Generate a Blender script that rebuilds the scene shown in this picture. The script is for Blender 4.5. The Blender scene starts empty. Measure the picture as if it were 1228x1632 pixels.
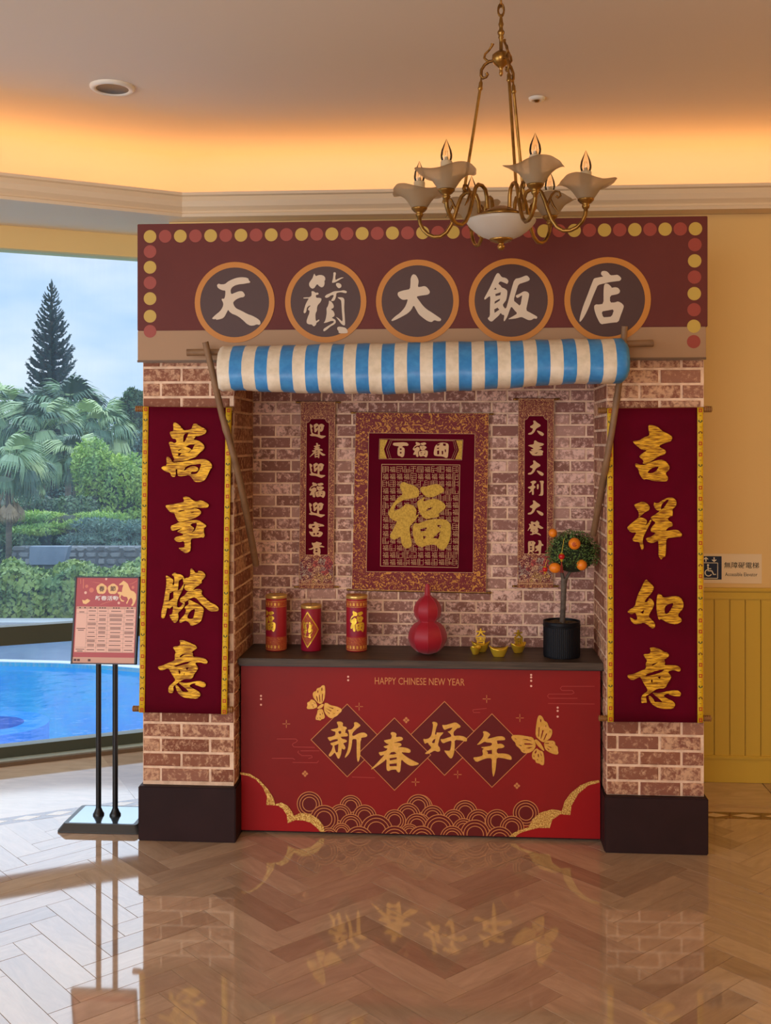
import bpy, bmesh, math, random
from mathutils import Vector, Matrix
from mathutils.geometry import tessellate_polygon
random.seed(7)
S = bpy.context.scene
COL = S.collection
PI = math.pi
# ------------------------------------------------------------------ camera
FPX, CXP, HYP = 1720.0, 614.0, 705.0
CAMD, CAMH, YAW = 4.39, 1.64, math.radians(4)
cd = bpy.data.cameras.new('camera'); cam = bpy.data.objects.new('camera', cd); COL.objects.link(cam)
cam.location = (0, -CAMD, CAMH); cam.rotation_euler = (PI/2, 0, YAW)
cd.sensor_fit = 'VERTICAL'; cd.sensor_height = 24.0
cd.lens = FPX/1632*24.0; cd.shift_y = (HYP-816)/1632; cd.clip_start = 0.05; cd.clip_end = 400
S.camera = cam
# ------------------------------------------------------------------ view, world, lights
S.view_settings.view_transform = 'Standard'; S.view_settings.look = 'None'
S.view_settings.exposure = 0.0; S.view_settings.gamma = 1.0; S.view_settings.use_curve_mapping = False
SKY_STRENGTH = 1.1
w = bpy.data.worlds.new('overcast_sky'); S.world = w; w.use_nodes = True
nt = w.node_tree; nt.nodes.clear()
def nn(t, ty, **k):
    n = t.nodes.new(ty)
    for a, b in k.items():
        if hasattr(n, a): setattr(n, a, b)
        else: n.inputs[a.replace('_', ' ')].default_value = b
    return n
tc = nn(nt, 'ShaderNodeTexCoord'); mp = nn(nt, 'ShaderNodeMapping'); mp.inputs['Scale'].default_value = (1, 1, 2.6)
nz = nn(nt, 'ShaderNodeTexNoise'); nz.inputs['Scale'].default_value = 4.2; nz.inputs['Detail'].default_value = 5; nz.inputs['Roughness'].default_value = .5
rp = nn(nt, 'ShaderNodeValToRGB'); rp.color_ramp.elements[0].position = .36; rp.color_ramp.elements[1].position = .68
rp.color_ramp.elements[0].color = (.44, .66, .95, 1); rp.color_ramp.elements[1].color = (.86, .94, 1.0, 1)
bg = nn(nt, 'ShaderNodeBackground'); bg.inputs['Strength'].default_value = SKY_STRENGTH
wo = nn(nt, 'ShaderNodeOutputWorld')
L = nt.links.new
L(tc.outputs['Generated'], mp.inputs['Vector']); L(mp.outputs[0], nz.inputs['Vector']); L(nz.outputs['Fac'], rp.inputs[0])
L(rp.outputs[0], bg.inputs['Color']); L(bg.outputs[0], wo.inputs['Surface'])

def lamp(name, kind, loc, target, energy, color, **k):
    d = bpy.data.lights.new(name, kind); d.energy = energy; d.color = color
    for a, b in k.items(): setattr(d, a, b)
    o = bpy.data.objects.new(name, d); COL.objects.link(o); o.location = loc
    o.rotation_euler = (Vector(target)-Vector(loc)).to_track_quat('-Z', 'Y').to_euler()
    return o
# daylight of the bright overcast sky, coming over the garden through the window wall
lamp('overcast_sun', 'SUN', (-4, 9.5, 12.3), (0, 0, 0), 2.0, (.78, .89, 1.0), angle=math.radians(66))
# added cool fill: one lamp by the side window, one behind without any window
lamp('lobby_fill_light', 'AREA', (-3.95, -3.8, 1.5), (-.3, .2, 1.2), 75, (.82, .90, 1.0), shape='RECTANGLE', size=3.6, size_y=2.2)
lamp('lobby_fill_light', 'AREA', (-1.6, -8.7, 1.7), (-.4, 0, 1.2), 120, (.90, .92, 1.0), shape='RECTANGLE', size=3.0, size_y=2.2)
# added warm fill, no fixtures: one lamp behind the camera, one at right
lamp('lobby_warm_fill_light', 'AREA', (-.5, -6.2, 2.9), (0, 0, 1.0), 22, (1.0, .72, .42), shape='DISK', size=1.6)
lamp('lobby_warm_fill_light', 'AREA', (3.4, -1.6, 3.1), (1.6, .6, .6), 20, (1.0, .70, .30), shape='DISK', size=.8)

# ------------------------------------------------------------------ coordinates of the place
SA, CA = math.sin(YAW), math.cos(YAW)
def ray(px, py):
    a = (px-CXP)/FPX; b = -(py-HYP)/FPX
    return (-SA+a*CA, CA+a*SA, b)
def at(px, py, Y):                       # point of the plane y = Y
    d = ray(px, py); t = (Y+CAMD)/d[1]
    return Vector((d[0]*t, Y, CAMH+d[2]*t))
def fl(px, py, z=0.0):                   # point of the level z
    d = ray(px, py); t = (z-CAMH)/d[2]
    return Vector((d[0]*t, d[1]*t-CAMD, z))
def far(px, py, t):                      # point at distance t
    d = ray(px, py); return Vector((d[0]*t, d[1]*t-CAMD, CAMH+d[2]*t))
def depth(x, y): return -x*SA+(y+CAMD)*CA
def ppm(x, y): return FPX/depth(x, y)    # photo pixels per metre

# ------------------------------------------------------------------ materials
def lin(c):
    return tuple((v/255/12.92 if v/255 <= .04045 else ((v/255+.055)/1.055)**2.4) for v in c)
def col(r, g, b, k=1.0):
    return tuple(min(1.0, v*k) for v in lin((r, g, b)))+(1.0,)
MATS = {}
def mat(name, color, rough=.6, metal=0.0, spec=.5, bump=None, vary=None, ior=None, alpha=None, trans=0, emis=None, coat=0, sheen=0):
    """principled; bump=(scale,strength,dist) noise bump; vary=(scale,color2,lo,hi[,stretch]) noise colour mix on object coords shifted per object"""
    m = bpy.data.materials.new(name); m.use_nodes = True; t = m.node_tree
    p = t.nodes['Principled BSDF']
    p.inputs['Base Color'].default_value = color; p.inputs['Roughness'].default_value = rough
    p.inputs['Metallic'].default_value = metal; p.inputs['Specular IOR Level'].default_value = spec
    if ior: p.inputs['IOR'].default_value = ior
    if trans: p.inputs['Transmission Weight'].default_value = trans
    if coat: p.inputs['Coat Weight'].default_value = coat; p.inputs['Coat Roughness'].default_value = .08
    if sheen: p.inputs['Sheen Weight'].default_value = sheen
    if emis: p.inputs['Emission Color'].default_value = emis[0]; p.inputs['Emission Strength'].default_value = emis[1]
    if bump or vary:
        vec = objvec(t)
        if vary:
            sc, c2, lo, hi = vary[:4]
            v = vec
            if len(vary) > 4:
                mpn = nn(t, 'ShaderNodeMapping'); mpn.inputs['Scale'].default_value = vary[4]; t.links.new(vec, mpn.inputs['Vector']); v = mpn.outputs[0]
            n = nn(t, 'ShaderNodeTexNoise'); n.inputs['Scale'].default_value = sc; n.inputs['Detail'].default_value = 5; n.inputs['Roughness'].default_value = .6
            t.links.new(v, n.inputs['Vector'])
            r = nn(t, 'ShaderNodeValToRGB'); r.color_ramp.elements[0].position = lo; r.color_ramp.elements[1].position = hi
            r.color_ramp.elements[0].color = color; r.color_ramp.elements[1].color = c2
            t.links.new(n.outputs['Fac'], r.inputs[0]); t.links.new(r.outputs[0], p.inputs['Base Color'])
        if bump:
            n = nn(t, 'ShaderNodeTexNoise'); n.inputs['Scale'].default_value = bump[0]; n.inputs['Detail'].default_value = 4
            t.links.new(vec, n.inputs['Vector'])
            b = nn(t, 'ShaderNodeBump'); b.inputs['Strength'].default_value = bump[1]; b.inputs['Distance'].default_value = bump[2]
            t.links.new(n.outputs['Fac'], b.inputs['Height']); t.links.new(b.outputs[0], p.inputs['Normal'])
    MATS[name] = m
    return m
def objvec(t):
    c = nn(t, 'ShaderNodeTexCoord'); oi = nn(t, 'ShaderNodeObjectInfo')
    mu = nn(t, 'ShaderNodeVectorMath', operation='SCALE'); mu.inputs[0].default_value = (37.0, 19.0, 53.0)
    t.links.new(oi.outputs['Random'], mu.inputs['Scale'])
    ad = nn(t, 'ShaderNodeVectorMath', operation='ADD')
    t.links.new(c.outputs['Object'], ad.inputs[0]); t.links.new(mu.outputs[0], ad.inputs[1])
    return ad.outputs[0]
def ramp_random(t, stops):
    oi = nn(t, 'ShaderNodeObjectInfo'); r = nn(t, 'ShaderNodeValToRGB')
    while len(r.color_ramp.elements) < len(stops): r.color_ramp.elements.new(.5)
    for e, (p, c) in zip(r.color_ramp.elements, stops): e.position = p; e.color = c
    t.links.new(oi.outputs['Random'], r.inputs[0]); return r.outputs[0]

# bricks: a tone per brick, paler worn patches
def brick_mat(name, stops, pale, lo, hi):
    m = mat(name, (.3, .2, .15, 1), .85, spec=.25); t = m.node_tree; p = t.nodes['Principled BSDF']
    base = ramp_random(t, stops)
    ge = nn(t, 'ShaderNodeNewGeometry'); oi = nn(t, 'ShaderNodeObjectInfo'); sc_ = nn(t, 'ShaderNodeVectorMath', operation='SCALE'); sc_.inputs[0].default_value = (3.0, 5.0, 7.0)
    ad_ = nn(t, 'ShaderNodeVectorMath', operation='ADD'); t.links.new(oi.outputs['Random'], sc_.inputs['Scale']); t.links.new(ge.outputs['Position'], ad_.inputs[0]); t.links.new(sc_.outputs[0], ad_.inputs[1]); vec = ad_.outputs[0]
    n = nn(t, 'ShaderNodeTexNoise'); n.inputs['Scale'].default_value = 46; n.inputs['Detail'].default_value = 7; n.inputs['Roughness'].default_value = .74; n.inputs['Distortion'].default_value = .2
    t.links.new(vec, n.inputs['Vector'])
    r = nn(t, 'ShaderNodeValToRGB'); r.color_ramp.elements[0].position = lo; r.color_ramp.elements[1].position = hi
    mx = nn(t, 'ShaderNodeMix', data_type='RGBA'); mx.inputs[7].default_value = pale
    wn = nn(t, 'ShaderNodeMath', operation='MULTIPLY_ADD'); wn.inputs[1].default_value = .15; wn.inputs[2].default_value = -.08
    fr_ = nn(t, 'ShaderNodeMath', operation='FRACT'); m7 = nn(t, 'ShaderNodeMath', operation='MULTIPLY'); m7.inputs[1].default_value = 7.31
    t.links.new(oi.outputs['Random'], m7.inputs[0]); t.links.new(m7.outputs[0], fr_.inputs[0]); t.links.new(fr_.outputs[0], wn.inputs[0])
    sm_ = nn(t, 'ShaderNodeMath', operation='ADD'); t.links.new(n.outputs['Fac'], sm_.inputs[0]); t.links.new(wn.outputs[0], sm_.inputs[1])
    t.links.new(sm_.outputs[0], r.inputs[0]); t.links.new(r.outputs[0], mx.inputs[0]); t.links.new(base, mx.inputs[6])
    t.links.new(mx.outputs[2], p.inputs['Base Color'])
    b = nn(t, 'ShaderNodeBump'); b.inputs['Strength'].default_value = .5; b.inputs['Distance'].default_value = .003
    t.links.new(n.outputs['Fac'], b.inputs['Height']); t.links.new(b.outputs[0], p.inputs['Normal'])
    return m
M_BRICK = brick_mat('worn_brick', [(0, col(112, 66, 50, 1.5)), (.35, col(128, 82, 62, 1.5)), (.7, col(122, 76, 62, 1.5)), (1, col(142, 98, 78, 1.5))], col(184, 144, 114, 1.5), .47, .61)
M_BRICK2 = brick_mat('pale_worn_brick', [(0, col(122, 82, 72, 1.6)), (.35, col(134, 96, 86, 1.6)), (.7, col(118, 80, 68, 1.6)), (1, col(160, 122, 108, 1.6))], col(200, 164, 148, 1.6), .47, .60)
M_MORTAR = mat('mortar', col(206, 172, 146, 1.7), .9, vary=(18, col(176, 144, 118, 1.5), .4, .75), bump=(80, .4, .002))
# floor tiles
def tile_mat():
    m = mat('polished_stone_tile', (.4, .3, .2, 1), .045, ior=2.15); t = m.node_tree; p = t.nodes['Principled BSDF']
    base = ramp_random(t, [(0, col(122, 98, 78, 2.0)), (.2, col(136, 113, 92, 2.0)), (.6, col(142, 118, 95, 2.0)), (1, col(150, 127, 104, 2.0))])
    vec = objvec(t); mpn = nn(t, 'ShaderNodeMapping'); mpn.inputs['Scale'].default_value = (2.2, 9, 9); t.links.new(vec, mpn.inputs['Vector'])
    n = nn(t, 'ShaderNodeTexNoise'); n.inputs['Scale'].default_value = 2.2; n.inputs['Detail'].default_value = 8; n.inputs['Roughness'].default_value = .66; n.inputs['Distortion'].default_value = .8
    t.links.new(mpn.outputs[0], n.inputs['Vector'])
    r = nn(t, 'ShaderNodeValToRGB'); r.color_ramp.elements[0].position = .3; r.color_ramp.elements[1].position = .7
    r.color_ramp.elements[0].color = (.80, .77, .75, 1); r.color_ramp.elements[1].color = (1.10, 1.09, 1.08, 1)
    t.links.new(n.outputs['Fac'], r.inputs[0])
    mx = nn(t, 'ShaderNodeMix', data_type='RGBA', blend_type='MULTIPLY'); mx.inputs[0].default_value = 1
    t.links.new(base, mx.inputs[6]); t.links.new(r.outputs[0], mx.inputs[7]); t.links.new(mx.outputs[2], p.inputs['Base Color'])
    return m
M_TILE = tile_mat()
M_GROUT = mat('floor_grout', col(120, 96, 74, 1.3), .6)
M_BORDER = mat('dark_border_stone', col(92, 54, 34, 1.4), .08, ior=2.0, vary=(20, col(120, 78, 54, 1.4), .4, .7))
M_DIAMOND = mat('cream_stone', col(186, 160, 128, 1.5), .08, ior=2.0)
M_WALL = mat('warm_painted_wall', col(214, 182, 122, 1.3), .8, bump=(160, .08, .001))
M_WAINS = mat('yellow_painted_wood', col(204, 170, 62, 1.2), .45, bump=(60, .06, .001))
M_CEIL = mat('ceiling_paint', col(226, 208, 186, 1.1), .85)
M_CORN = mat('cream_plaster', col(222, 200, 168, 1.15), .6)
M_WHITE = mat('white_paint', col(228, 220, 205, 1.1), .5)
M_FRAME = mat('dark_green_window_frame', col(58, 60, 46, 1.3), .4)
M_SILL = mat('pale_sill_stone', col(176, 184, 172, 1.2), .3)
M_BROWN = mat('brown_skirting', col(96, 74, 54, 1.3), .4)
# booth
M_MAROON = mat('maroon_board', col(88, 35, 29, 1.4), .55, spec=.3, vary=(3, col(94, 39, 32, 1.4), .4, .7))
M_TAN = mat('tan_board', col(140, 108, 78, 1.6), .55)
M_DOTY = mat('yellow_print', col(178, 146, 62, 1.35), .5)
M_DOTR = mat('red_print', col(140, 56, 42, 1.35), .5)
M_RING = mat('ochre_ring', col(178, 112, 36, 1.35), .5)
M_DISC = mat('dark_brown_disc', col(66, 38, 32, 1.35), .5)
M_CREAM = mat('cream_lettering', col(196, 176, 152, 1.35), .5)
M_PLINTH = mat('dark_plinth_paint', col(36, 18, 18, 1.3), .6, spec=.25, vary=(5, col(42, 22, 22, 1.3), .4, .6))
M_RED = mat('red_printed_panel', col(138, 20, 18, 1.25), .45, spec=.3, vary=(1.6, col(120, 22, 18, 1.25), .35, .7))
M_RED2 = mat('bright_red_print', col(146, 10, 14, 1.3), .45, spec=.3)
M_DRED = mat('dark_red_print', col(94, 20, 18, 1.3), .45, spec=.3)
M_GOLDP = mat('gold_print', col(186, 136, 52, 1.6), .4, metal=.25, vary=(60, col(200, 150, 76, 1.6), .4, .7))
M_GOLDL = mat('gold_line_print', col(176, 112, 62, 1.6), .45, metal=.15)
M_FAINT = mat('faint_red_line', col(150, 48, 40, 1.6), .45)
M_PINKDOT = mat('pale_pink_dot', col(214, 160, 140, 1.5), .5)
M_GLIT = mat('gold_glitter', col(150, 98, 36, 1.6), .35, metal=.4, vary=(220, col(216, 176, 96, 1.6), .45, .6), bump=(300, .8, .002))
M_WOODTOP = mat('dark_wood_top', col(74, 58, 44, 1.5), .5, vary=(4, col(40, 30, 22, 1.5), .35, .7, (1.0, 14, 14)), bump=(30, .15, .002))
M_BAMBOO = mat('old_bamboo', col(128, 96, 66, 1.4), .6, vary=(9, col(98, 70, 46, 1.4), .4, .7))
M_BLUE = mat('blue_tarp', col(44, 112, 168, 1.6), .38, spec=.6, vary=(30, col(58, 128, 180, 1.6), .4, .7), bump=(14, .25, .006))
M_OFFW = mat('white_tarp', col(206, 192, 170, 1.5), .42, vary=(30, col(190, 176, 152, 1.5), .4, .7), bump=(14, .25, .006))
M_VELVET = mat('maroon_velvet', col(92, 0, 26, 1.2), .85, spec=.12, vary=(3, col(80, 0, 20, 1.2), .4, .7), bump=(5, .2, .01))
def foil_mat():
    m = mat('crinkled_gold_foil', col(206, 150, 24, 1.5), .34, metal=.35); t = m.node_tree; p = t.nodes['Principled BSDF']
    vec = objvec(t); mpn = nn(t, 'ShaderNodeMapping'); mpn.inputs['Scale'].default_value = (1, 1, 7); t.links.new(vec, mpn.inputs['Vector'])
    n = nn(t, 'ShaderNodeTexNoise'); n.inputs['Scale'].default_value = 26; n.inputs['Detail'].default_value = 4; t.links.new(mpn.outputs[0], n.inputs['Vector'])
    b = nn(t, 'ShaderNodeBump'); b.inputs['Strength'].default_value = .9; b.inputs['Distance'].default_value = .006
    t.links.new(n.outputs['Fac'], b.inputs['Height']); t.links.new(b.outputs[0], p.inputs['Normal'])
    r = nn(t, 'ShaderNodeValToRGB'); r.color_ramp.elements[0].position = .36; r.color_ramp.elements[1].position = .62
    r.color_ramp.elements[0].color = col(140, 84, 6, 1.1); r.color_ramp.elements[1].color = col(226, 168, 40, 1.4)
    t.links.new(n.outputs['Fac'], r.inputs[0]); t.links.new(r.outputs[0], p.inputs['Base Color'])
    return m
M_FOIL = foil_mat()
M_YRIB = mat('yellow_ribbon', col(204, 164, 14, 1.35), .6, vary=(120, col(186, 140, 8, 1.35), .4, .7))
M_MOT = [mat('ribbon_red', col(170, 52, 20, 1.3), .7), mat('ribbon_green', col(64, 74, 40, 1.3), .7), mat('ribbon_brown', col(104, 60, 16, 1.3), .7)]
M_RODW = mat('turned_wood', col(134, 90, 44, 1.4), .5)
# brocade: gold scrolls on maroon
def brocade(name, ground, gold, scale, lo, hi, extra=None, fil=1.0):
    m = mat(name, ground, .6); t = m.node_tree; p = t.nodes['Principled BSDF']
    c = nn(t, 'ShaderNodeTexCoord'); n0 = nn(t, 'ShaderNodeTexNoise'); n0.inputs['Scale'].default_value = scale*.6; n0.inputs['Detail'].default_value = 1
    t.links.new(c.outputs['Object'], n0.inputs['Vector'])
    mx0 = nn(t, 'ShaderNodeMix', data_type='RGBA'); mx0.inputs[0].default_value = .035
    t.links.new(c.outputs['Object'], mx0.inputs[6]); t.links.new(n0.outputs['Color'], mx0.inputs[7])
    v = nn(t, 'ShaderNodeTexVoronoi', feature='SMOOTH_F1'); v.inputs['Scale'].default_value = scale; t.links.new(mx0.outputs[2], v.inputs['Vector'])
    w_ = nn(t, 'ShaderNodeTexNoise'); w_.inputs['Scale'].default_value = scale*1.5; w_.inputs['Detail'].default_value = 2; w_.inputs['Distortion'].default_value = 2.2
    t.links.new(mx0.outputs[2], w_.inputs['Vector'])
    r = nn(t, 'ShaderNodeValToRGB'); e_ = r.color_ramp.elements
    if extra: e_[0].position = lo; e_[1].position = hi
    else:
        while len(e_) < 6: e_.new(.5)
        for q_, (ps_, v_) in zip(e_, ((.418, 0), (.432, fil), (.446, 0), (lo, 0), (hi, 1), (1, 1))): q_.position = ps_; q_.color = (v_, v_, v_, 1)
    t.links.new(w_.outputs['Fac'], r.inputs[0])
    mx = nn(t, 'ShaderNodeMix', data_type='RGBA'); mx.inputs[6].default_value = ground
    t.links.new(r.outputs[0], mx.inputs[0])
    if extra:
        cr = nn(t, 'ShaderNodeValToRGB'); cr.color_ramp.interpolation = 'CONSTANT'
        while len(cr.color_ramp.elements) < len(extra): cr.color_ramp.elements.new(.5)
        for i, (e, cc) in enumerate(zip(cr.color_ramp.elements, extra)): e.position = i/len(extra); e.color = cc
        v2 = nn(t, 'ShaderNodeTexVoronoi'); v2.inputs['Scale'].default_value = scale*.7; t.links.new(mx0.outputs[2], v2.inputs['Vector'])
        t.links.new(v2.outputs['Color'], cr.inputs[0]); t.links.new(cr.outputs[0], mx.inputs[7])
    else: mx.inputs[7].default_value = gold
    t.links.new(mx.outputs[2], p.inputs['Base Color'])
    return m
M_BROC = brocade('fine_gold_brocade', col(104, 16, 24, 1.4), col(196, 146, 88, 1.5), 84, .55, .58, None, .7)
M_BROC2 = brocade('coarse_gold_brocade', col(104, 6, 20, 1.4), col(188, 126, 46, 1.4), 38, .55, .58, None, .35)
M_TOY = brocade('figured_brocade', col(92, 6, 26, 1.5), None, 64, .50, .54, [col(186, 130, 90, 1.5), col(190, 150, 110, 1.5), col(170, 74, 60, 1.5), col(150, 130, 110, 1.5), col(196, 160, 90, 1.5)])
M_GOLDT = mat('gold_thread', col(176, 140, 44, 1.55), .5, metal=.2, vary=(160, col(150, 114, 20, 1.5), .4, .65), bump=(260, .5, .002))
M_GOLDTL = mat('pale_gold_thread', col(190, 150, 104, 1.5), .55)
M_BRASS = mat('brass', col(158, 118, 58, 1.2), .3, metal=.9, vary=(14, col(92, 66, 30, 1.2), .4, .75))
M_IRON = mat('aged_bronze', col(116, 80, 36, 1.2), .38, metal=.85, vary=(40, col(180, 130, 60, 1.2), .5, .75))
def frosted(name, c, tr):
    m = bpy.data.materials.new(name); m.use_nodes = True; t = m.node_tree; t.nodes.clear()
    d = nn(t, 'ShaderNodeBsdfDiffuse'); d.inputs['Color'].default_value = c
    tl = nn(t, 'ShaderNodeBsdfTranslucent'); tl.inputs['Color'].default_value = c
    g = nn(t, 'ShaderNodeBsdfGlossy'); g.inputs['Roughness'].default_value = .3
    tp = nn(t, 'ShaderNodeBsdfTransparent'); tp.inputs['Color'].default_value = (1, 1, 1, 1)
    a = nn(t, 'ShaderNodeMixShader'); a.inputs[0].default_value = .55; b = nn(t, 'ShaderNodeMixShader'); b.inputs[0].default_value = .06
    e = nn(t, 'ShaderNodeMixShader'); e.inputs[0].default_value = tr
    o = nn(t, 'ShaderNodeOutputMaterial')
    t.links.new(d.outputs[0], a.inputs[1]); t.links.new(tl.outputs[0], a.inputs[2]); t.links.new(a.outputs[0], b.inputs[1]); t.links.new(g.outputs[0], b.inputs[2])
    t.links.new(b.outputs[0], e.inputs[1]); t.links.new(tp.outputs[0], e.inputs[2]); t.links.new(e.outputs[0], o.inputs['Surface'])
    return m
M_SHADE = frosted('frosted_glass', (.60, .47, .30, 1), .30)
M_BOWL = frosted('opal_glass', (.88, .82, .72, 1), .0)
def clear_glass(name, tint, gl, veil):
    m = bpy.data.materials.new(name); m.use_nodes = True; t = m.node_tree; t.nodes.clear()
    tp = nn(t, 'ShaderNodeBsdfTransparent'); tp.inputs['Color'].default_value = tint
    g = nn(t, 'ShaderNodeBsdfGlossy'); g.inputs['Roughness'].default_value = .02
    tl = nn(t, 'ShaderNodeBsdfTranslucent'); tl.inputs['Color'].default_value = (.8, .9, 1, 1)
    fr = nn(t, 'ShaderNodeFresnel'); fr.inputs['IOR'].default_value = gl
    a = nn(t, 'ShaderNodeMixShader'); b = nn(t, 'ShaderNodeMixShader'); b.inputs[0].default_value = veil; o = nn(t, 'ShaderNodeOutputMaterial')
    if veil:
        c = nn(t, 'ShaderNodeTexCoord'); mpn = nn(t, 'ShaderNodeMapping'); mpn.inputs['Scale'].default_value = (40, 40, 2.2)
        n = nn(t, 'ShaderNodeTexNoise'); n.inputs['Scale'].default_value = 1.0; n.inputs['Detail'].default_value = 5
        r = nn(t, 'ShaderNodeMapRange'); r.inputs['From Min'].default_value = .35; r.inputs['From Max'].default_value = .75; r.inputs['To Min'].default_value = veil*.72; r.inputs['To Max'].default_value = veil*1.35
        t.links.new(c.outputs['Object'], mpn.inputs['Vector']); t.links.new(mpn.outputs[0], n.inputs['Vector']); t.links.new(n.outputs['Fac'], r.inputs['Value']); t.links.new(r.outputs[0], b.inputs[0])
    t.links.new(tp.outputs[0], b.inputs[1]); t.links.new(tl.outputs[0], b.inputs[2])
    t.links.new(fr.outputs[0], a.inputs[0]); t.links.new(b.outputs[0], a.inputs[1]); t.links.new(g.outputs[0], a.inputs[2]); t.links.new(a.outputs[0], o.inputs['Surface'])
    return m
M_PANE = clear_glass('rain_streaked_glass', (.97, .985, 1, 1), 1.35, .065)
M_BULB = clear_glass('clear_bulb_glass', (.93, .9, .84, 1), 1.5, 0)
M_CANDLE = mat('candle_sleeve', col(190, 170, 136, 1.2), .5)
M_BLACK = mat('black_metal', col(22, 22, 24), .35)
M_DGREY = mat('dark_grey_base', col(64, 62, 60), .3)
M_MIRROR = mat('polished_base_plate', col(150, 160, 168), .12, metal=.9)
# ------------------------------------------------------------------ mesh helpers
class MB:
    def __init__(s): s.v = []; s.f = []; s.m = []; s.sm = []
    def add(s, vs, fs, mi=0, smooth=False):
        b = len(s.v); s.v += [tuple(v) for v in vs]
        for f in fs: s.f.append(tuple(b+i for i in f)); s.m.append(mi); s.sm.append(smooth)
    def box(s, a, b, mi=0, bev=0):
        (x0, y0, z0), (x1, y1, z1) = a, b
        if not bev:
            s.add([(x0,y0,z0),(x1,y0,z0),(x1,y1,z0),(x0,y1,z0),(x0,y0,z1),(x1,y0,z1),(x1,y1,z1),(x0,y1,z1)],
                  [(0,3,2,1),(4,5,6,7),(0,1,5,4),(1,2,6,5),(2,3,7,6),(3,0,4,7)], mi); return
        bm = bmesh.new(); bmesh.ops.create_cube(bm, size=1)
        for v in bm.verts: v.co = Vector((x0+(v.co.x+.5)*(x1-x0), y0+(v.co.y+.5)*(y1-y0), z0+(v.co.z+.5)*(z1-z0)))
        bmesh.ops.bevel(bm, geom=bm.edges[:], offset=bev, segments=2, affect='EDGES')
        bm.verts.index_update(); s.add([v.co for v in bm.verts], [[v.index for v in f.verts] for f in bm.faces], mi); bm.free()
    def tube(s, pts, rad, n=8, mi=0, caps=True, smooth=True):
        pts = [Vector(p) for p in pts]
        if not isinstance(rad, (list, tuple)): rad = [rad]*len(pts)
        rings = []; up = None
        for i, p in enumerate(pts):
            d = (pts[min(i+1, len(pts)-1)]-pts[max(i-1, 0)]).normalized()
            if up is None: up = Vector((0,0,1)) if abs(d.z) < .9 else Vector((1,0,0))
            a = d.cross(up).normalized(); b2 = a.cross(d).normalized(); up = b2
            rings.append([p+(a*math.cos(2*PI*k/n)+b2*math.sin(2*PI*k/n))*rad[i] for k in range(n)])
        vs = [v for r in rings for v in r]; fs = []
        for i in range(len(pts)-1):
            for k in range(n): fs.append((i*n+k, i*n+(k+1) % n, (i+1)*n+(k+1) % n, (i+1)*n+k))
        s.add(vs, fs, mi, smooth)
        if caps:
            s.add(rings[0], [tuple(range(n))[::-1]], mi); s.add(rings[-1], [tuple(range(n))], mi)
    def lathe(s, prof, n=24, c=(0,0,0), mi=0, smooth=True, a0=0, a1=2*PI):
        full = abs(a1-a0-2*PI) < 1e-6; m = n if full else n+1
        vs = [(c[0]+r*math.cos(a0+(a1-a0)*k/n), c[1]+r*math.sin(a0+(a1-a0)*k/n), c[2]+z) for r, z in prof for k in range(m)]
        fs = []
        for i in range(len(prof)-1):
            for k in range(n):
                k2 = (k+1) % m; fs.append((i*m+k, i*m+k2, (i+1)*m+k2, (i+1)*m+k))
        s.add(vs, fs, mi, smooth)
    def sphere(s, c, r, n=14, mi=0, sc=(1,1,1)):
        h = max(6, n//2); prof = [(max(1e-5, math.sin(PI*i/h)), -math.cos(PI*i/h)) for i in range(h+1)]
        b = len(s.v); s.lathe([(p[0]*r, p[1]*r) for p in prof], n, (0,0,0), mi)
        for i in range(b, len(s.v)): v = s.v[i]; s.v[i] = (c[0]+v[0]*sc[0], c[1]+v[1]*sc[1], c[2]+v[2]*sc[2])
    def poly(s, loops, y, th=0.0, mi=0):
        """filled outline(s) in the x-z plane: front at y-th facing -y, sides back to y; loops[1:] are holes"""
        L3 = [[Vector((p[0], p[1], 0)) for p in lp] for lp in loops]
        tris = tessellate_polygon(L3); flat = [p for lp in L3 for p in lp]
        vs = [(p.x, y-th, p.y) for p in flat]; fs = []
        for a, b, c in tris:
            A, B, C = flat[a], flat[b], flat[c]
            cr = (B.x-A.x)*(C.y-A.y)-(B.y-A.y)*(C.x-A.x)
            if abs(cr) < 1e-12: continue
            fs.append((a, b, c) if cr > 0 else (c, b, a))
        s.add(vs, fs, mi)
        if th > 0:
            for k, lp in enumerate(L3):
                ar = sum(lp[i].x*lp[(i+1) % len(lp)].y-lp[(i+1) % len(lp)].x*lp[i].y for i in range(len(lp)))
                if (ar < 0) != (k > 0): lp = lp[::-1]
                n = len(lp); vs = [(p.x, y-th, p.y) for p in lp]+[(p.x, y, p.y) for p in lp]
                s.add(vs, [(i, n+i, n+(i+1) % n, (i+1) % n) for i in range(n)], mi)
    def disc(s, c, r, y, th, n=40, mi=0, r2=0):
        lo = [[(c[0]+r*math.cos(2*PI*k/n), c[1]+r*math.sin(2*PI*k/n)) for k in range(n)]]
        if r2:
            a = lo[0]; b = [(c[0]+r2*math.cos(2*PI*k/n), c[1]+r2*math.sin(2*PI*k/n)) for k in range(n)]
            vs = [(p[0], y-th, p[1]) for p in a+b]+[(p[0], y, p[1]) for p in a+b]
            fs = []
            for k in range(n):
                k2 = (k+1) % n
                fs += [(k, k2, n+k2, n+k), (k, 2*n+k, 2*n+k2, k2), (n+k2, 3*n+k2, 3*n+k, n+k)]
            s.add(vs, fs, mi)
        else: s.poly(lo, y, th, mi)
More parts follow.
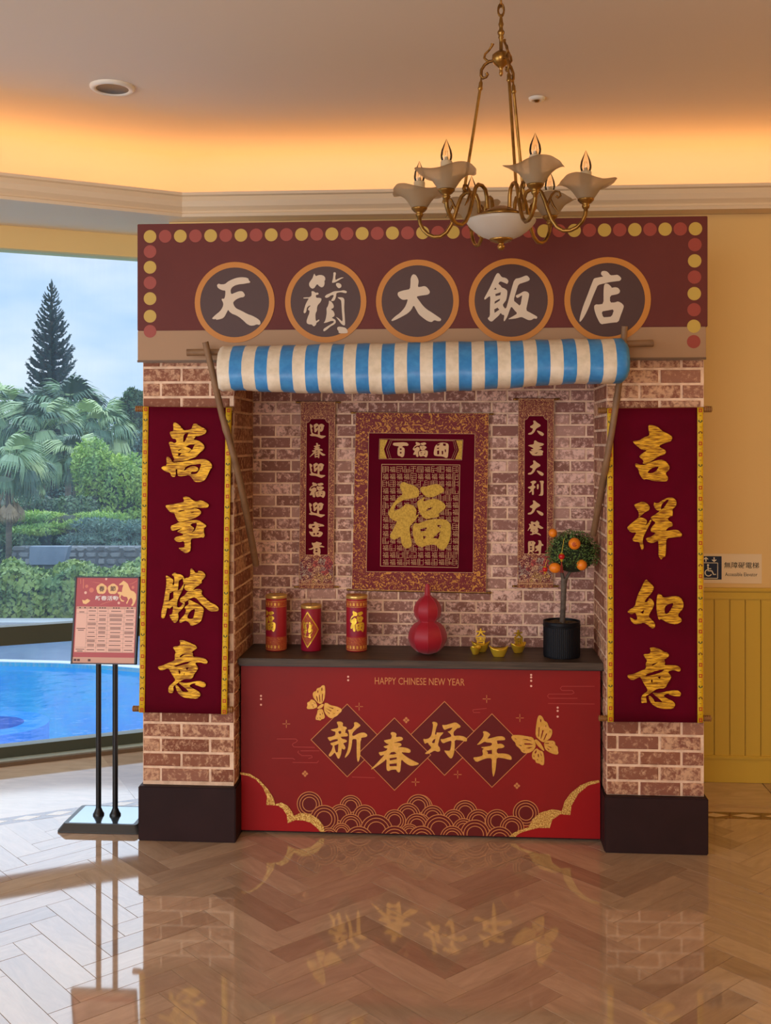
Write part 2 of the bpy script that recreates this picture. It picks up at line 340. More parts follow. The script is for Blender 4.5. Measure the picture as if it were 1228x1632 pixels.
    def mesh(s, name, mats, off=(0,0,0)):
        me = bpy.data.meshes.new(name)
        me.from_pydata([(v[0]-off[0], v[1]-off[1], v[2]-off[2]) for v in s.v], [], s.f)
        for m in (mats if isinstance(mats, (list, tuple)) else [mats]): me.materials.append(m)
        me.polygons.foreach_set('material_index', s.m); me.polygons.foreach_set('use_smooth', s.sm); me.update()
        return me
    def build(s, name, mats, parent=None, kind=None, off=None):
        off = off if off is not None else (rootloc(parent) if parent else (0,0,0))
        o = bpy.data.objects.new(name, s.mesh(name, mats, off)); COL.objects.link(o)
        if parent: o.parent = parent
        if kind: o['kind'] = kind
        return o
def rootloc(o):
    p = Vector((0,0,0))
    while o: p = p+o.location; o = o.parent
    return p
def thing(name, label, cat, loc=(0,0,0), group=None):
    o = bpy.data.objects.new(name, None); COL.objects.link(o); o.location = loc; o.empty_display_size = .05
    o['label'] = label; o['category'] = cat
    if group: o['group'] = group
    return o
def tag(o, label, cat, group=None):
    o['label'] = label; o['category'] = cat
    if group: o['group'] = group
    return o
def inst(name, mesh, parent, loc, rot=(0,0,0), sc=(1,1,1)):       # loc in world coordinates (parents carry no rotation)
    o = bpy.data.objects.new(name, mesh); COL.objects.link(o); o.parent = parent
    o.location = Vector(loc)-(rootloc(parent) if parent else Vector()); o.rotation_euler = rot; o.scale = sc
    return o
def chaikin(p, it=1):
    for _ in range(it):
        q = []
        for i in range(len(p)):
            a, b = p[i], p[(i+1) % len(p)]
            q += [(a[0]*.78+b[0]*.22, a[1]*.78+b[1]*.22), (a[0]*.22+b[0]*.78, a[1]*.22+b[1]*.78)]
        p = q
    return p
def pts(s):
    n = [float(t) for t in s.replace(',', ' ').split()]
    return list(zip(n[0::2], n[1::2]))
def glyph(spec, Y, th, map2=None, hole=1.0):
    """spec: (x0, y0, k, [[outer, hole, ...], ...]) traced outlines -> MB on the plane y = Y"""
    x0, y0, k, shapes = spec; mb = MB()
    for i, sh in enumerate(shapes):
        loops = []
        for s_ in sh:
            lp = []; raw = pts(s_)
            if loops and hole != 1.0:
                hx, hy = sum(p[0] for p in raw)/len(raw), sum(p[1] for p in raw)/len(raw); raw = [(hx+(p[0]-hx)*hole, hy+(p[1]-hy)*hole) for p in raw]
            for (u, v) in (raw if loops and len(raw) < 6 else chaikin(raw)):
                P = at(x0+u/k, y0+v/k, Y) if map2 is None else map2(x0+u/k, y0+v/k)
                lp.append((P[0], P[2]))
            loops.append(lp)
        mb.poly(loops, Y-.00015*i, th)
    return mb
FONTC = {}
def text_polys(body, bold=0.0, res=2):
    """outline text (bundled font) -> list of (verts2d, tris), unit size, and its bounds"""
    key = (body, bold, res)
    if key in FONTC: return FONTC[key]
    cu = bpy.data.curves.new('lettering', 'FONT'); cu.body = body; cu.size = 1; cu.offset = bold; cu.resolution_u = res; cu.fill_mode = 'FRONT'
    o = bpy.data.objects.new('lettering', cu); COL.objects.link(o)
    dg = bpy.context.evaluated_depsgraph_get(); me = o.evaluated_get(dg).to_mesh()
    vs = [(v.co.x, v.co.y) for v in me.vertices]; fs = [tuple(p.vertices) for p in me.polygons]
    o.evaluated_get(dg).to_mesh_clear(); bpy.data.objects.remove(o); bpy.data.curves.remove(cu)
    xs = [v[0] for v in vs] or [0]; ys = [v[1] for v in vs] or [0]
    FONTC[key] = (vs, fs, (min(xs), min(ys), max(xs), max(ys))); return FONTC[key]
def text_on(mb, body, x0, z0, x1, z1, Y, th=.0004, bold=0.0, mi=0, fit=None, flip=False):
    """text filling the box (x0,z0)-(x1,z1) of the plane y=Y; fit maps (x,z)->xyz instead"""
    vs, fs, (a, b, c, d) = text_polys(body, bold)
    if not vs: return
    sx = (x1-x0)/max(c-a, 1e-6); sz = (z1-z0)/max(d-b, 1e-6); out = []
    for u, v in vs:
        s_, t_ = (u-a)*sx, (v-b)*sz
        x, z = (x1-s_, z1-t_) if flip else (x0+s_, z0+t_)
        out.append(fit(x, z) if fit else (x, Y-th, z))
    fs2 = []
    for f in fs:
        A, B, C = [vs[i] for i in f[:3]]
        fs2.append(f if (B[0]-A[0])*(C[1]-A[1])-(B[1]-A[1])*(C[0]-A[0]) > 0 else f[::-1])
    mb.add(out, fs2, mi)
def struct(o, *a):
    o['kind'] = 'structure'; return o

# ------------------------------------------------------------------ the room: floor
W, TL = .1, .4
TIPX, TIPY = -.5455, -1.017
U = Vector((1,-1)).normalized(); V = Vector((1,1)).normalized()
BD = math.radians(30); BL0 = Vector((-1.85, .176)); BLd = Vector((math.cos(BD), math.sin(BD))); BLn = Vector((math.sin(BD), -math.cos(BD)))   # inner border line on the window side
BY = .405                                                             # inner border line along the back wall
def clip(poly, n, c):                                                 # keep n.p <= c
    out = []
    for i in range(len(poly)):
        a, b = poly[i], poly[(i+1) % len(poly)]; da, db = n.dot(a)-c, n.dot(b)-c
        if da <= 0: out.append(a)
        if da*db < 0: out.append(a+(b-a)*(da/(da-db)))
    return out
fpl = [(-6.5, -9), (4.2, -9), (4.2, 1.05), (-1.25, 1.05), (-1.25, 1.62), (-2.39, 1.036), (-6.5, -1.15)]
fmb = MB(); fmb.add([(x, y, z) for z in (-.05, -.0022) for x, y in fpl], [tuple(range(7))[::-1], tuple(range(7, 14))]+[(i, (i+1) % 7, 7+(i+1) % 7, 7+i) for i in range(7)]); floor = struct(fmb.build('floor', M_GROUT))
def tile_rects():
    base = Vector((TIPX, TIPY))
    for c in range(-9, 9):
        for k in range(-60, 30):
            tip = base+Vector((.56569*c, .141421*k))
            a = [tip, tip-V*W, tip-V*W-U*TL, tip-U*TL]; yield a, -PI/4
            b = [tip-U*W, tip, tip+V*TL, tip+V*TL-U*W]; yield b, PI/4
g2 = .0006
full_tile = MB(); full_tile.box((-TL/2+g2, -W/2+g2, -.012), (TL/2-g2, W/2-g2, 0), 0, .0006); full_me = full_tile.mesh('floor_tile', M_TILE)
rest = MB(); ntile = 0
n1, c1 = -BLn, (-BLn).dot(BL0)
n2, c2 = Vector((0,1)), BY
for q, rz in tile_rects():
    cen = sum(q, Vector((0,0)))/4
    if not (-3.9 < cen.x < 3.9 and -6 < cen.y < .8): continue
    seen = abs(cen.x+(cen.y+CAMD)*.07) < (cen.y+CAMD)*.36+.32 and cen.y > -1.62
    if -1.2 < cen.x < .86 and cen.y > .2: seen = False
    p = clip(clip(q, n1, c1-.0), n2, c2)
    if len(p) < 3: continue
    whole = len(p) == 4 and all((a-b).length < 1e-6 for a, b in zip(p, q))
    jz = random.uniform(-.0004, .0002)
    if seen and ntile < 298:
        ntile += 1
        if whole:
            inst('floor_tile', full_me, floor, (cen.x, cen.y, jz), (0, 0, rz+(PI if random.random() < .5 else 0)))
        else:
            mb = MB(); n = len(p); R = Matrix.Rotation(-rz, 2)
            lp = [R @ (v-cen) for v in p]
            ar = sum(lp[i].x*lp[(i+1) % n].y-lp[(i+1) % n].x*lp[i].y for i in range(n))
            if ar < 0: lp = lp[::-1]
            if abs(ar) < .0006: continue
            mb.add([(v.x, v.y, 0) for v in lp]+[(v.x, v.y, -.012) for v in lp], [tuple(range(n))]+[(i, n+i, n+(i+1) % n, (i+1) % n) for i in range(n)])
            inst('floor_tile', mb.mesh('floor_tile', M_TILE), floor, (cen.x, cen.y, jz), (0, 0, rz))
    elif whole:
        rest.add([(v.x, v.y, 0) for v in q], [(0, 1, 2, 3)])
rest_o = rest.build('floor_tile', M_TILE, floor, kind='stuff')
# dark border strip with cream diamonds, and the plain slabs between it and the walls
BW = .085
WD = math.radians(28); WL0 = Vector((-2.337, .948)); WLd = Vector((math.cos(WD), math.sin(WD))); WLn = Vector((-math.sin(WD), math.cos(WD)))   # foot of the window wall
BACKY = .935
kx = BL0.x+(BY-BL0.y)/BLd.y*BLd.x                                      # where the two border lines meet
bl_far = BL0-BLd*4
def quad_slab(name, p, z, m, th=.01):
    mb = MB(); n = len(p); mb.add([(a[0], a[1], z) for a in p]+[(a[0], a[1], z-th) for a in p], [tuple(range(n))]+[(i, n+i, n+(i+1) % n, (i+1) % n) for i in range(n)])
    return mb.build(name, m, floor)
nl = -BLn*BW
k2 = Vector((kx, BY)); k2o = Vector((kx+BW*(-math.tan(BD/2)), BY+BW))
quad_slab('border_strip', [bl_far, k2, k2o, bl_far+nl], .0003, M_BORDER)
quad_slab('border_strip', [k2, (3.9, BY), (3.9, BY+BW), k2o], .0003, M_BORDER)
dmb = MB(); dl, dw = .062, .026
dmb.add([(-dl,0,0),(0,-dw,0),(dl,0,0),(0,dw,0)], [(0,1,2,3)]); dme = dmb.mesh('diamond_inlay', M_DIAMOND)
for i in range(14):
    c = k2+(k2o-k2)*.5-BLd*(.08+.137*i); inst('diamond_inlay', dme, floor, (c.x, c.y, .0006), (0, 0, BD))
for i in range(22):
    x = kx+.1+.137*i
    if x > .8: inst('diamond_inlay', dme, floor, (x, BY+BW/2, .0006))
# slabs outside the border
SL = []
for i in range(6):
    a = k2o-BLd*(.9*i+.02); b = k2o-BLd*(.9*(i+1)); 
    SL.append([b, a, a-BLn*1.1, b-BLn*1.1])
for i in range(5):
    x0 = kx+.05+.95*i; SL.append([(x0, BY+BW+.002), (x0+.945, BY+BW+.002), (x0+.945, 1.6), (x0, 1.6)])
SL.append([k2o, (kx+.05, BY+BW+.002), (kx+.05, 1.6), (kx-1.1, 1.6), tuple(k2o-BLn*1.1-BLd*.03), tuple(k2o-BLd*.018)])
SL = [[tuple(v) for v in clip([Vector(q) for q in p], WLn, WLn.dot(WL0)-.03)] for p in SL]
for p in SL: quad_slab('floor_slab', p, random.uniform(-.0003, 0), M_TILE)

# ------------------------------------------------------------------ the room: walls and ceiling
FLOORZ, SOFZ, CEILZ = 0.0, 2.745, 3.18
mb = MB(); mb.box((-1.46, BACKY, 0), (4.2, BACKY+.15, SOFZ-.001)); wall_back = struct(mb.build('wall_back', M_WALL))
mb = MB(); mb.box((4.05, -9, 0), (4.2, 1.3, 3.3)); struct(mb.build('wall_right', M_WALL))
mb = MB(); mb.box((-6.5, -9.1, 0), (4.2, -8.95, 3.3)); struct(mb.build('wall_front', M_WALL))
# wainscot boards, rail and skirting on the back wall
bw = .0735; x = 1.0; 
wains = thing('wainscot', 'yellow painted board wainscot along the wall below the lift sign', 'wainscot', (1.0, BACKY, 0))
bmb = MB(); bmb.box((-bw/2+.0012, -.014, .12), (bw/2-.0012, 0, .89), 0, .003); bme = bmb.mesh('panel_board', M_WAINS)
for i in range(40): inst('panel_board', bme, wains, (1.035+bw*i, BACKY-.001, 0))
mb = MB(); mb.box((.99, BACKY-.024, .883), (4.04, BACKY-.0005, .922), 0, .004); mb.box((.99, BACKY-.036, .922), (4.04, BACKY-.0005, .938), 0, .005); mb.build('chair_rail', M_WAINS, wains)
mb = MB(); mb.box((.99, BACKY-.022, .001), (4.04, BACKY-.0005, .112)); mb.box((.99, BACKY-.03, .112), (4.04, BACKY-.0005, .13), 0, .005); struct(mb.build('baseboard_back', M_WAINS))
# window wall: from the back corner behind the booth towards the left of the photographer
def wp(s_, n_, z): p = WL0+WLd*s_+WLn*n_; return (p.x, p.y, z)
def wbox(mb, s0, s1, n0, n1, z0, z1, mi=0):
    vs = [wp(s0,n0,z0), wp(s1,n0,z0), wp(s1,n1,z0), wp(s0,n1,z0), wp(s0,n0,z1), wp(s1,n0,z1), wp(s1,n1,z1), wp(s0,n1,z1)]
    mb.add(vs, [(0,3,2,1),(4,5,6,7),(0,1,5,4),(1,2,6,5),(2,3,7,6),(3,0,4,7)], mi)
SE = 1.12; SW = -2.0                                                   # the wall's two ends
win = MB(); wbox(win, SW, SE, .02, .09, .006+.02, .082)
wbox(win, SW, SE, .02, .09, .60, .695);
for s_ in (SW, -1.0, SE-.05): wbox(win, s_, s_+.06, .021, .089, .03, 2.63)
window_1 = struct(win.build('window_1', M_FRAME))
for a, b, z0, z1 in ((SW+.06, -1.0, .082, .60), (SW+.06, -1.0, .695, 2.632), (-.94, SE-.05, .082, .60), (-.94, SE-.05, .695, 2.632)):
    g = MB(); g.add([wp(a,.055,z0), wp(b,.055,z0), wp(b,.055,z1), wp(a,.055,z1)], [(0,1,2,3)]); g.build('window_pane', M_PANE, window_1)
mb = MB(); wbox(mb, SW, SE, -.02, .12, .0, .026); mb.build('window_sill', M_SILL, window_1)
mb = MB(); wbox(mb, SW, SE, -.045, -.02, 0, .019); struct(mb.build('baseboard_left', M_BROWN))
mb = MB(); wbox(mb, SW, SE, 0, .14, 2.63, 2.76); struct(mb.build('wall_left', M_WALL))
# return between the window wall and the back wall, hidden behind the booth
e = WL0+WLd*SE
mb = MB(); mb.box((e.x-.02, BACKY+.152, 0), (e.x+.12, e.y+.25, 2.742)); struct(mb.build('trim_1', M_WALL))
# side wall beyond the window wall, its unseen window placed for the fill lamp
s0 = WL0+WLd*SW
mb = MB(); mb.box((s0.x-.15, -8.95, 0), (s0.x, -6.0, 3.3)); mb.box((s0.x-.15, -1.6, 0), (s0.x, s0.y+.1, 3.3)); mb.box((s0.x-.15, -6.0, 2.7), (s0.x, -1.6, 3.3)); mb.box((s0.x-.15, -6.0, 0), (s0.x, -1.6, .25))
struct(mb.build('wall_left_return', M_WALL))
g = MB(); g.box((s0.x-.09, -6.0, .25), (s0.x-.06, -5.94, 2.7)); g.box((s0.x-.09, -1.66, .25), (s0.x-.06, -1.6, 2.7)); g.box((s0.x-.09, -3.85, .25), (s0.x-.06, -3.79, 2.7)); window_2 = struct(g.build('window_2', M_FRAME))
g = MB(); g.add([(s0.x-.075, -6, .25), (s0.x-.075, -1.6, .25), (s0.x-.075, -1.6, 2.7), (s0.x-.075, -6, 2.7)], [(0,1,2,3)]); g.build('window_pane', M_PANE, window_2)
# cornice line (front), its soffit, the light cove behind it and the ceiling
CD = math.radians(31.8); cdir = Vector((math.cos(CD), math.sin(CD))); cnrm = Vector((-math.sin(CD), math.cos(CD)))
CK = Vector((-1.362, .81))                                             # the corner
def cpath(off):                                                        # cornice path shifted outwards (towards the walls) by off
    kx_ = CK.x-off*math.tan(CD/2); ky = CK.y+off
    k = Vector((kx_, ky)); return [k-cdir*5.6, k, Vector((4.1, ky))]
prof = [(.02, 2.740), (-.006, 2.742), (-.010, 2.757), (.004, 2.762), (.006, 2.772), (-.014, 2.790), (-.022, 2.815), (-.016, 2.838), (-.034, 2.842), (-.034, 2.856), (.02, 2.856), (.02, 2.74)]
mb = MB(); ring = []
for off, z in prof:
    ring.append([(p.x, p.y, z) for p in cpath(off)])
n = len(prof)
mb.add([v for r in ring for v in r], [(i*3+j, i*3+j+1, (i+1)*3+j+1, (i+1)*3+j) for i in range(n-1) for j in range(2)])
struct(mb.build('trim_2', M_CORN))
mb = MB(); a, b = cpath(.02), cpath(.78)
mb.add([(p.x, p.y, SOFZ) for p in a]+[(p.x, p.y, SOFZ) for p in b]+[(p.x, p.y, SOFZ+.03) for p in a]+[(p.x, p.y, SOFZ+.03) for p in b],
       [(0,1,4,3), (1,2,5,4), (9,10,7,6), (10,11,8,7)])
struct(mb.build('trim_3', M_CORN))
mb = MB(); R = .16; COFF = .68
rows = [(COFF, SOFZ+.03)]+[(COFF-R+R*math.cos(t), CEILZ-R+R*math.sin(t)) for t in [i*PI/2/10 for i in range(11)]]
mb.add([(p.x, p.y, z) for off, z in rows for p in cpath(off)], [(i*3+j, i*3+j+1, (i+1)*3+j+1, (i+1)*3+j) for i in range(len(rows)-1) for j in range(2)], 0, True)
struct(mb.build('wall_cove', M_CEIL))
c = cpath(COFF-R); mb = MB()
mb.add([(c[0].x, c[0].y, CEILZ), (c[1].x, c[1].y, CEILZ), (c[2].x, c[2].y, CEILZ), (4.1, -8.95, CEILZ), (c[0].x, -8.95, CEILZ)], [(0,1,2,3,4)])
struct(mb.build('ceiling', M_CEIL))
# warm light strips lying in the cove
def cove_lamp(a, b, energy):
    a, b = Vector(a), Vector(b); m = (a+b)/2; d = (b-a)
    o = lamp('cove_light', 'AREA', m, m+Vector((0, 0, 1)), energy, (1.0, .56, .20), shape='RECTANGLE', size=d.length, size_y=.05)
    o.rotation_euler = (PI, 0, math.atan2(d.y, d.x))
p = cpath(.47)
cove_lamp((p[0].x, p[0].y, 2.80), (p[1].x-.02, p[1].y, 2.80), 12)
cove_lamp((p[1].x, p[1].y, 2.80), (p[2].x, p[2].y, 2.80), 11)
# ceiling fittings
q = fl(179, 138, CEILZ); t = thing('downlight', 'round recessed downlight with a white trim ring, unlit', 'downlight', (q.x, q.y, CEILZ))
mb = MB(); mb.lathe([(.068, .0), (.070, -.012), (.086, -.016), (.095, -.008), (.096, 0)], 40, q); mb.build('trim_ring', M_WHITE, t)
mb = MB(); mb.lathe([(.001, -.004), (.060, -.004), (.069, -.011)], 40, q); mb.build('lens', mat('grey_lens', col(120, 106, 90), .5, bump=(240, .3, .002)), t)
q = fl(855, 156, CEILZ); t = thing('ceiling_sprinkler', 'small ceiling sprinkler in a pale dished cover', 'sprinkler', (q.x, q.y, CEILZ))
mb = MB(); mb.lathe([(.014, -.006), (.022, -.014), (.034, -.010), (.037, 0)], 28, q); mb.build('cover', M_WHITE, t)
mb = MB(); mb.lathe([(.001, -.020), (.010, -.019), (.013, -.008), (.013, 0)], 16, q); mb.build('head', M_IRON, t)
# wall sign
t = thing('wall_sign', 'grey accessible lift sign with blue wheelchair panel on the right wall', 'sign', (1.28, BACKY, 1.0))
YS = BACKY
a, b = at(1086, 882, YS), at(1213, 930, YS)
mb = MB(); mb.box((a.x, YS-.004, b.z), (b.x, YS-.0004, a.z), 0, .001); mb.build('plate', mat('sign_plate', col(214, 194, 160, 1.35), .45), t)
a2, b2 = at(1094, 886, YS), at(1149, 923.5, YS)
mb = MB(); mb.box((a2.x, YS-.0048, b2.z), (b2.x, YS-.004, a2.z), 0, .0002); mb.build('blue_panel', mat('navy_print', col(16, 34, 66, 1.3), .4), t)
mb = MB(); Y = YS-.0048
def sp(px, py): v = at(px, py, YS); return (v.x, v.z)
def line2(mb, p, q, w_, Y, th=.0005, mi=0):
    p, q = Vector(p), Vector(q); d = (q-p).normalized(); nrm = Vector((-d.y, d.x))*w_/2
    mb.poly([[tuple(p+nrm), tuple(p-nrm), tuple(q-nrm), tuple(q+nrm)]], Y, th, mi)
pp = 1/ppm(1.2, YS)
fr = [(1097, 896.5), (1142.8, 897), (1142.6, 921.5), (1097, 921)]
for i in range(4): line2(mb, sp(*fr[i]), sp(*fr[(i+1) % 4]), 1.0*pp, Y)
for ax, dr in ((1137, 1), (1124, -1), (1110, 1)):
    y0, y1 = (888, 895) if dr > 0 else (895, 888)
    line2(mb, sp(ax, y0), sp(ax, y1-dr*1), 1.9*pp, Y)
    mb.poly([[sp(ax-3.6, y1-dr*4), sp(ax-3.4, y1-dr*2.2), sp(ax, y1+dr*.6), sp(ax+3.4, y1-dr*2.2), sp(ax+3.6, y1-dr*4), sp(ax, y1-dr*1.6)]], Y, .0006)
mb.disc(sp(1127.3, 900.5), 1.7*pp, Y, .0005, 14)
line2(mb, sp(1127.2, 902.5), sp(1127.6, 909.6), 2.2*pp, Y); line2(mb, sp(1127.4, 906), sp(1132.4, 906.2), 1.5*pp, Y); line2(mb, sp(1126.6, 909.4), sp(1133.6, 909.6), 1.9*pp, Y)
line2(mb, sp(1133.2, 909.4), sp(1136.4, 915.6), 1.9*pp, Y); line2(mb, sp(1135.8, 915.4), sp(1140, 915.2), 1.4*pp, Y)
cc = sp(1128, 912.6); arc = [(cc[0]+5.2*pp*math.cos(t_), cc[1]+5.2*pp*math.sin(t_)) for t_ in [math.radians(110+i*20) for i in range(12)]]
for i in range(11): line2(mb, arc[i], arc[i+1], 1.6*pp, Y)
mb.build('pictogram', mat('pale_print', col(220, 216, 200, 1.3), .5), t)
mb = MB(); a, b = at(1153, 905.4, YS), at(1208.5, 896, YS); text_on(mb, '無障礙電梯', a.x, a.z, b.x, b.z, YS-.004, .0003, .006)
M_SIGNK = mat('sign_black', col(34, 28, 26), .5); mb.build('lettering', M_SIGNK, t); mb = MB()
a, b = at(1154.5, 918, YS), at(1206, 912.6, YS); text_on(mb, 'Accessible Elevator', a.x, a.z, b.x, b.z, YS-.004, .0003, .004)
mb.build('lettering', M_SIGNK, t)
# ------------------------------------------------------------------ traced brush lettering: (x0, y0, scale, [[outline, hole, ...], ...])
K1 = 12.28; K2 = 11.695; K3 = 15.35; K4 = 13.644
G = {}
G['tian'] = (324, 430, K1, [["265,300 300,270 330,285 400,285 440,270 470,240 540,200 640,160 740,145 830,152 880,170 890,210 920,235 905,258 860,262 800,275 700,285 620,305 560,345 535,390 535,440 550,480 620,450 700,420 760,420 795,455 815,500 790,535 720,545 650,575 600,615 580,650 610,720 650,760 740,800 860,865 960,900 1060,955 1110,1000 1120,1050 1100,1080 1040,1068 990,1092 920,1095 850,1060 790,1000 720,940 650,895 560,860 510,820 485,780 460,830 420,910 380,950 320,970 250,980 245,960 205,970 165,955 230,890 330,810 380,730 395,660 355,580 370,565 410,570 430,500 432,405 390,405 330,385 280,350"]])
G['lai'] = (468, 430, K1, [["400,65 430,130 480,105 545,103 595,125 617,165 615,200 597,220 605,250 598,300 575,335 540,345 495,320 460,280 430,310 410,350 370,372 330,355 300,310 300,260 330,215 370,160"],
 ["775,50 820,50 825,85 812,130 815,205 860,180 930,150 985,150 930,175 850,225 800,250 750,258 750,230 765,180 775,110"], ["830,262 880,258 920,280 935,310 925,345 885,365 850,340 825,300"],
 ["345,420 385,420 430,455 465,445 490,465 475,490 440,490 430,510 440,550 500,550 540,560 543,590 520,640 470,690 455,740 455,800 425,860 425,950 435,1010 490,970 505,990 480,1015 440,1040 440,1070 400,1110 370,1095 355,1070 300,1070 255,1050 250,1000 280,910 305,850 310,800 275,785 290,745 325,710 330,695 290,710 255,745 250,800 235,840 205,855 190,830 205,770 230,680 270,600 300,560 190,565 185,545 240,540 300,540 345,515 350,470"],
 ["610,520 640,490 720,455 790,420 900,415 980,400 1045,425 1025,460 990,455 930,440 870,445 830,460 830,520 800,600 770,612 725,610 750,570 780,520 775,490 720,505 680,540 640,552 612,540"],
 ["845,540 920,540 960,545 990,575 990,650 985,750 1000,950 1005,1090 960,1085 920,1050 870,980 820,920 880,950 950,1020 955,960 940,800 932,650 925,595"],
 ["690,600 730,620 765,660 785,710 780,745 720,775 770,800 800,860 795,910 740,940 770,955 815,980 825,1030 800,1065 720,1110 640,1180 600,1205 578,1200 580,1160 640,1120 720,1070 780,1035 785,1005 740,1000 680,1020 640,1035 580,1045 610,1010 630,940 645,850 640,750 665,720 685,660"],
 ["850,1130 880,1112 980,1125 1030,1150 1060,1210 1045,1245 880,1245 875,1195 850,1170"]])
G['da'] = (614, 430, K1, [["480,380 490,250 490,180 515,110 550,85 595,105 635,170 650,230 630,340 690,335 760,318 810,340 870,420 860,465 820,490 700,505 600,525 650,590 720,690 800,770 920,845 1030,920 1080,955 1090,980 1070,1005 1020,1005 960,985 925,1005 910,1022 860,1018 800,990 720,930 650,870 600,780 550,690 510,780 440,850 330,915 200,980 130,1005 110,990 180,920 290,840 370,750 410,670 440,575 375,590 325,585 270,545 235,490 245,440 330,410 400,395"]])
G['fan'] = (764, 426, K1, [["85,610 130,530 200,400 260,270 310,160 345,112 385,125 430,195 500,205 545,235 565,275 540,330 500,310 400,270 360,325 400,350 430,395 490,415 540,455 540,520 520,640 490,680 445,740 510,830 560,660 620,430 680,230 800,205 900,160 940,170 985,230 960,265 860,300 760,330 720,450 660,650 720,700 795,765 830,560 830,545 740,605 710,580 705,550 780,520 860,470 920,475 965,510 965,560 940,680 905,845 980,885 1080,940 1130,970 1115,1010 1060,1000 1010,1035 950,1035 880,1000 815,970 720,1000 640,1010 545,1018 640,965 740,905 680,840 620,765 590,830 540,970 490,1055 465,1050 485,935 440,930 410,890 380,940 300,1010 240,1065 200,1055 150,1000 200,960 200,800 210,560 170,580 100,640",
 "275,440 310,392 335,435", "305,525 415,488 405,545 312,566", "295,668 400,612 390,655 290,718", "285,825 350,790 385,830 290,895"]])
G['dian'] = (914, 424, K1, [["528,140 550,100 610,95 660,115 715,185 790,180 850,170 900,205 930,245 905,290 820,300 700,315 620,335 470,370 430,460 370,600 300,790 215,970 130,1095 105,1080 130,950 190,760 270,560 340,370 380,270 400,240 500,220 580,205 540,180"],
 ["590,370 620,340 670,350 725,400 740,430 800,415 860,425 905,480 890,530 840,555 705,580 705,715 800,715 860,690 930,725 980,780 960,850 910,980 870,1100 740,1110 600,1130 540,1140 500,1105 430,960 395,830 400,770 440,750 480,755 580,740 580,500", "540,890 660,870 790,845 740,990 650,1000 570,1005"]])
G['fu'] = (610, 760, 10.233, [["275,140 300,95 350,80 390,110 470,130 540,160 590,220 590,280 570,330 500,345 400,360 330,380 260,420 200,470 175,555 240,540 320,490 370,440 440,445 510,480 550,550 540,600 525,640 590,600 560,660 500,740 440,800 435,870 450,980 470,1090 460,1140 400,1170 340,1150 300,1080 290,970 240,1000 190,1025 130,1005 110,970 150,890 220,750 230,720 170,710 110,660 85,590 110,530 170,430 240,350 330,280 290,210"],
 ["605,190 640,155 680,165 780,130 880,115 940,140 1000,200 990,245 900,290 820,330 730,335 670,300 620,240"], ["555,400 600,375 650,345 690,315 650,405 740,375 850,355 920,380 1000,430 1025,490 1000,530 900,600 920,630 900,655 800,670 720,690 660,670 600,590 560,480", "705,540 750,505 815,490 770,535 715,555"],
 ["485,810 520,745 570,765 640,735 780,690 900,685 1000,690 1070,730 1105,780 1105,900 1090,1030 1050,1120 1000,1190 960,1190 900,1160 860,1105 800,1100 700,1120 640,1150 580,1130 530,1090 500,990 485,900", "605,850 720,820 700,875 620,900", "865,790 945,780 940,840", "655,965 705,960 695,990 660,1020", "815,995 940,875 905,1015"]])
G['wan'] = (250, 665, K1, [["320,110 370,105 430,145 480,200 530,260 600,250 680,235 710,130 780,130 820,165 900,205 965,240 970,290 930,330 800,375 770,365 710,440 780,445 870,490 920,545 935,590 910,640 830,700 770,775 680,805 580,845 470,855 310,870 350,830 320,770 280,650 255,560 230,490 290,480 340,510 390,490 375,425 300,415 265,340 250,290 330,270", "520,355 560,315 630,300 590,390 545,480 515,490", "565,570 650,535 745,530 690,640 640,605", "415,640 510,605 460,640 425,665", "420,700 490,700 440,755 420,765", "605,700 650,650 680,640 640,680"],
 ["185,780 230,775 280,820 310,890 400,885 520,870 640,845 780,830 900,815 980,835 1060,890 1085,970 1040,1030 1000,1120 960,1200 920,1240 860,1265 740,1265 690,1190 630,1125 540,1145 470,1155 415,1150 400,1080 405,1015 365,1020 375,1100 360,1165 290,1165 260,1080 170,1065 80,995 120,960 200,945", "525,1045 570,965 660,930 780,920 880,905 820,1060 770,1110 660,1110 670,1070 740,1070 800,1050 815,1000 760,960 680,955 600,1000 545,1042"]])
G['shi'] = (250, 785, K1, [["510,90 560,75 620,85 680,130 735,170 800,170 860,150 940,180 1010,225 1020,260 980,300 880,300 800,290 700,295 670,315 760,305 830,330 870,380 850,430 760,490 650,530 530,560 440,575 400,540 370,480 345,400 290,400 230,350 165,265 200,240 330,225 460,200 540,180", "410,375 450,350 540,335 540,350 450,375", "670,395 730,375 735,385 680,405"],
 ["270,655 350,620 430,580 530,575 650,545 800,535 880,580 965,640 965,670 920,690 920,780 940,840 910,885 880,870 780,890 660,905 665,1000 660,1130 620,1170 560,1185 520,1160 415,1085 500,1075 545,1070 540,945 440,970 380,955 335,910 370,870 470,845 520,830 505,800 390,770 420,740 510,690 390,725 320,750 280,730", "650,635 700,600 785,590 780,650 740,750 660,790 720,740 730,690 690,665"]])
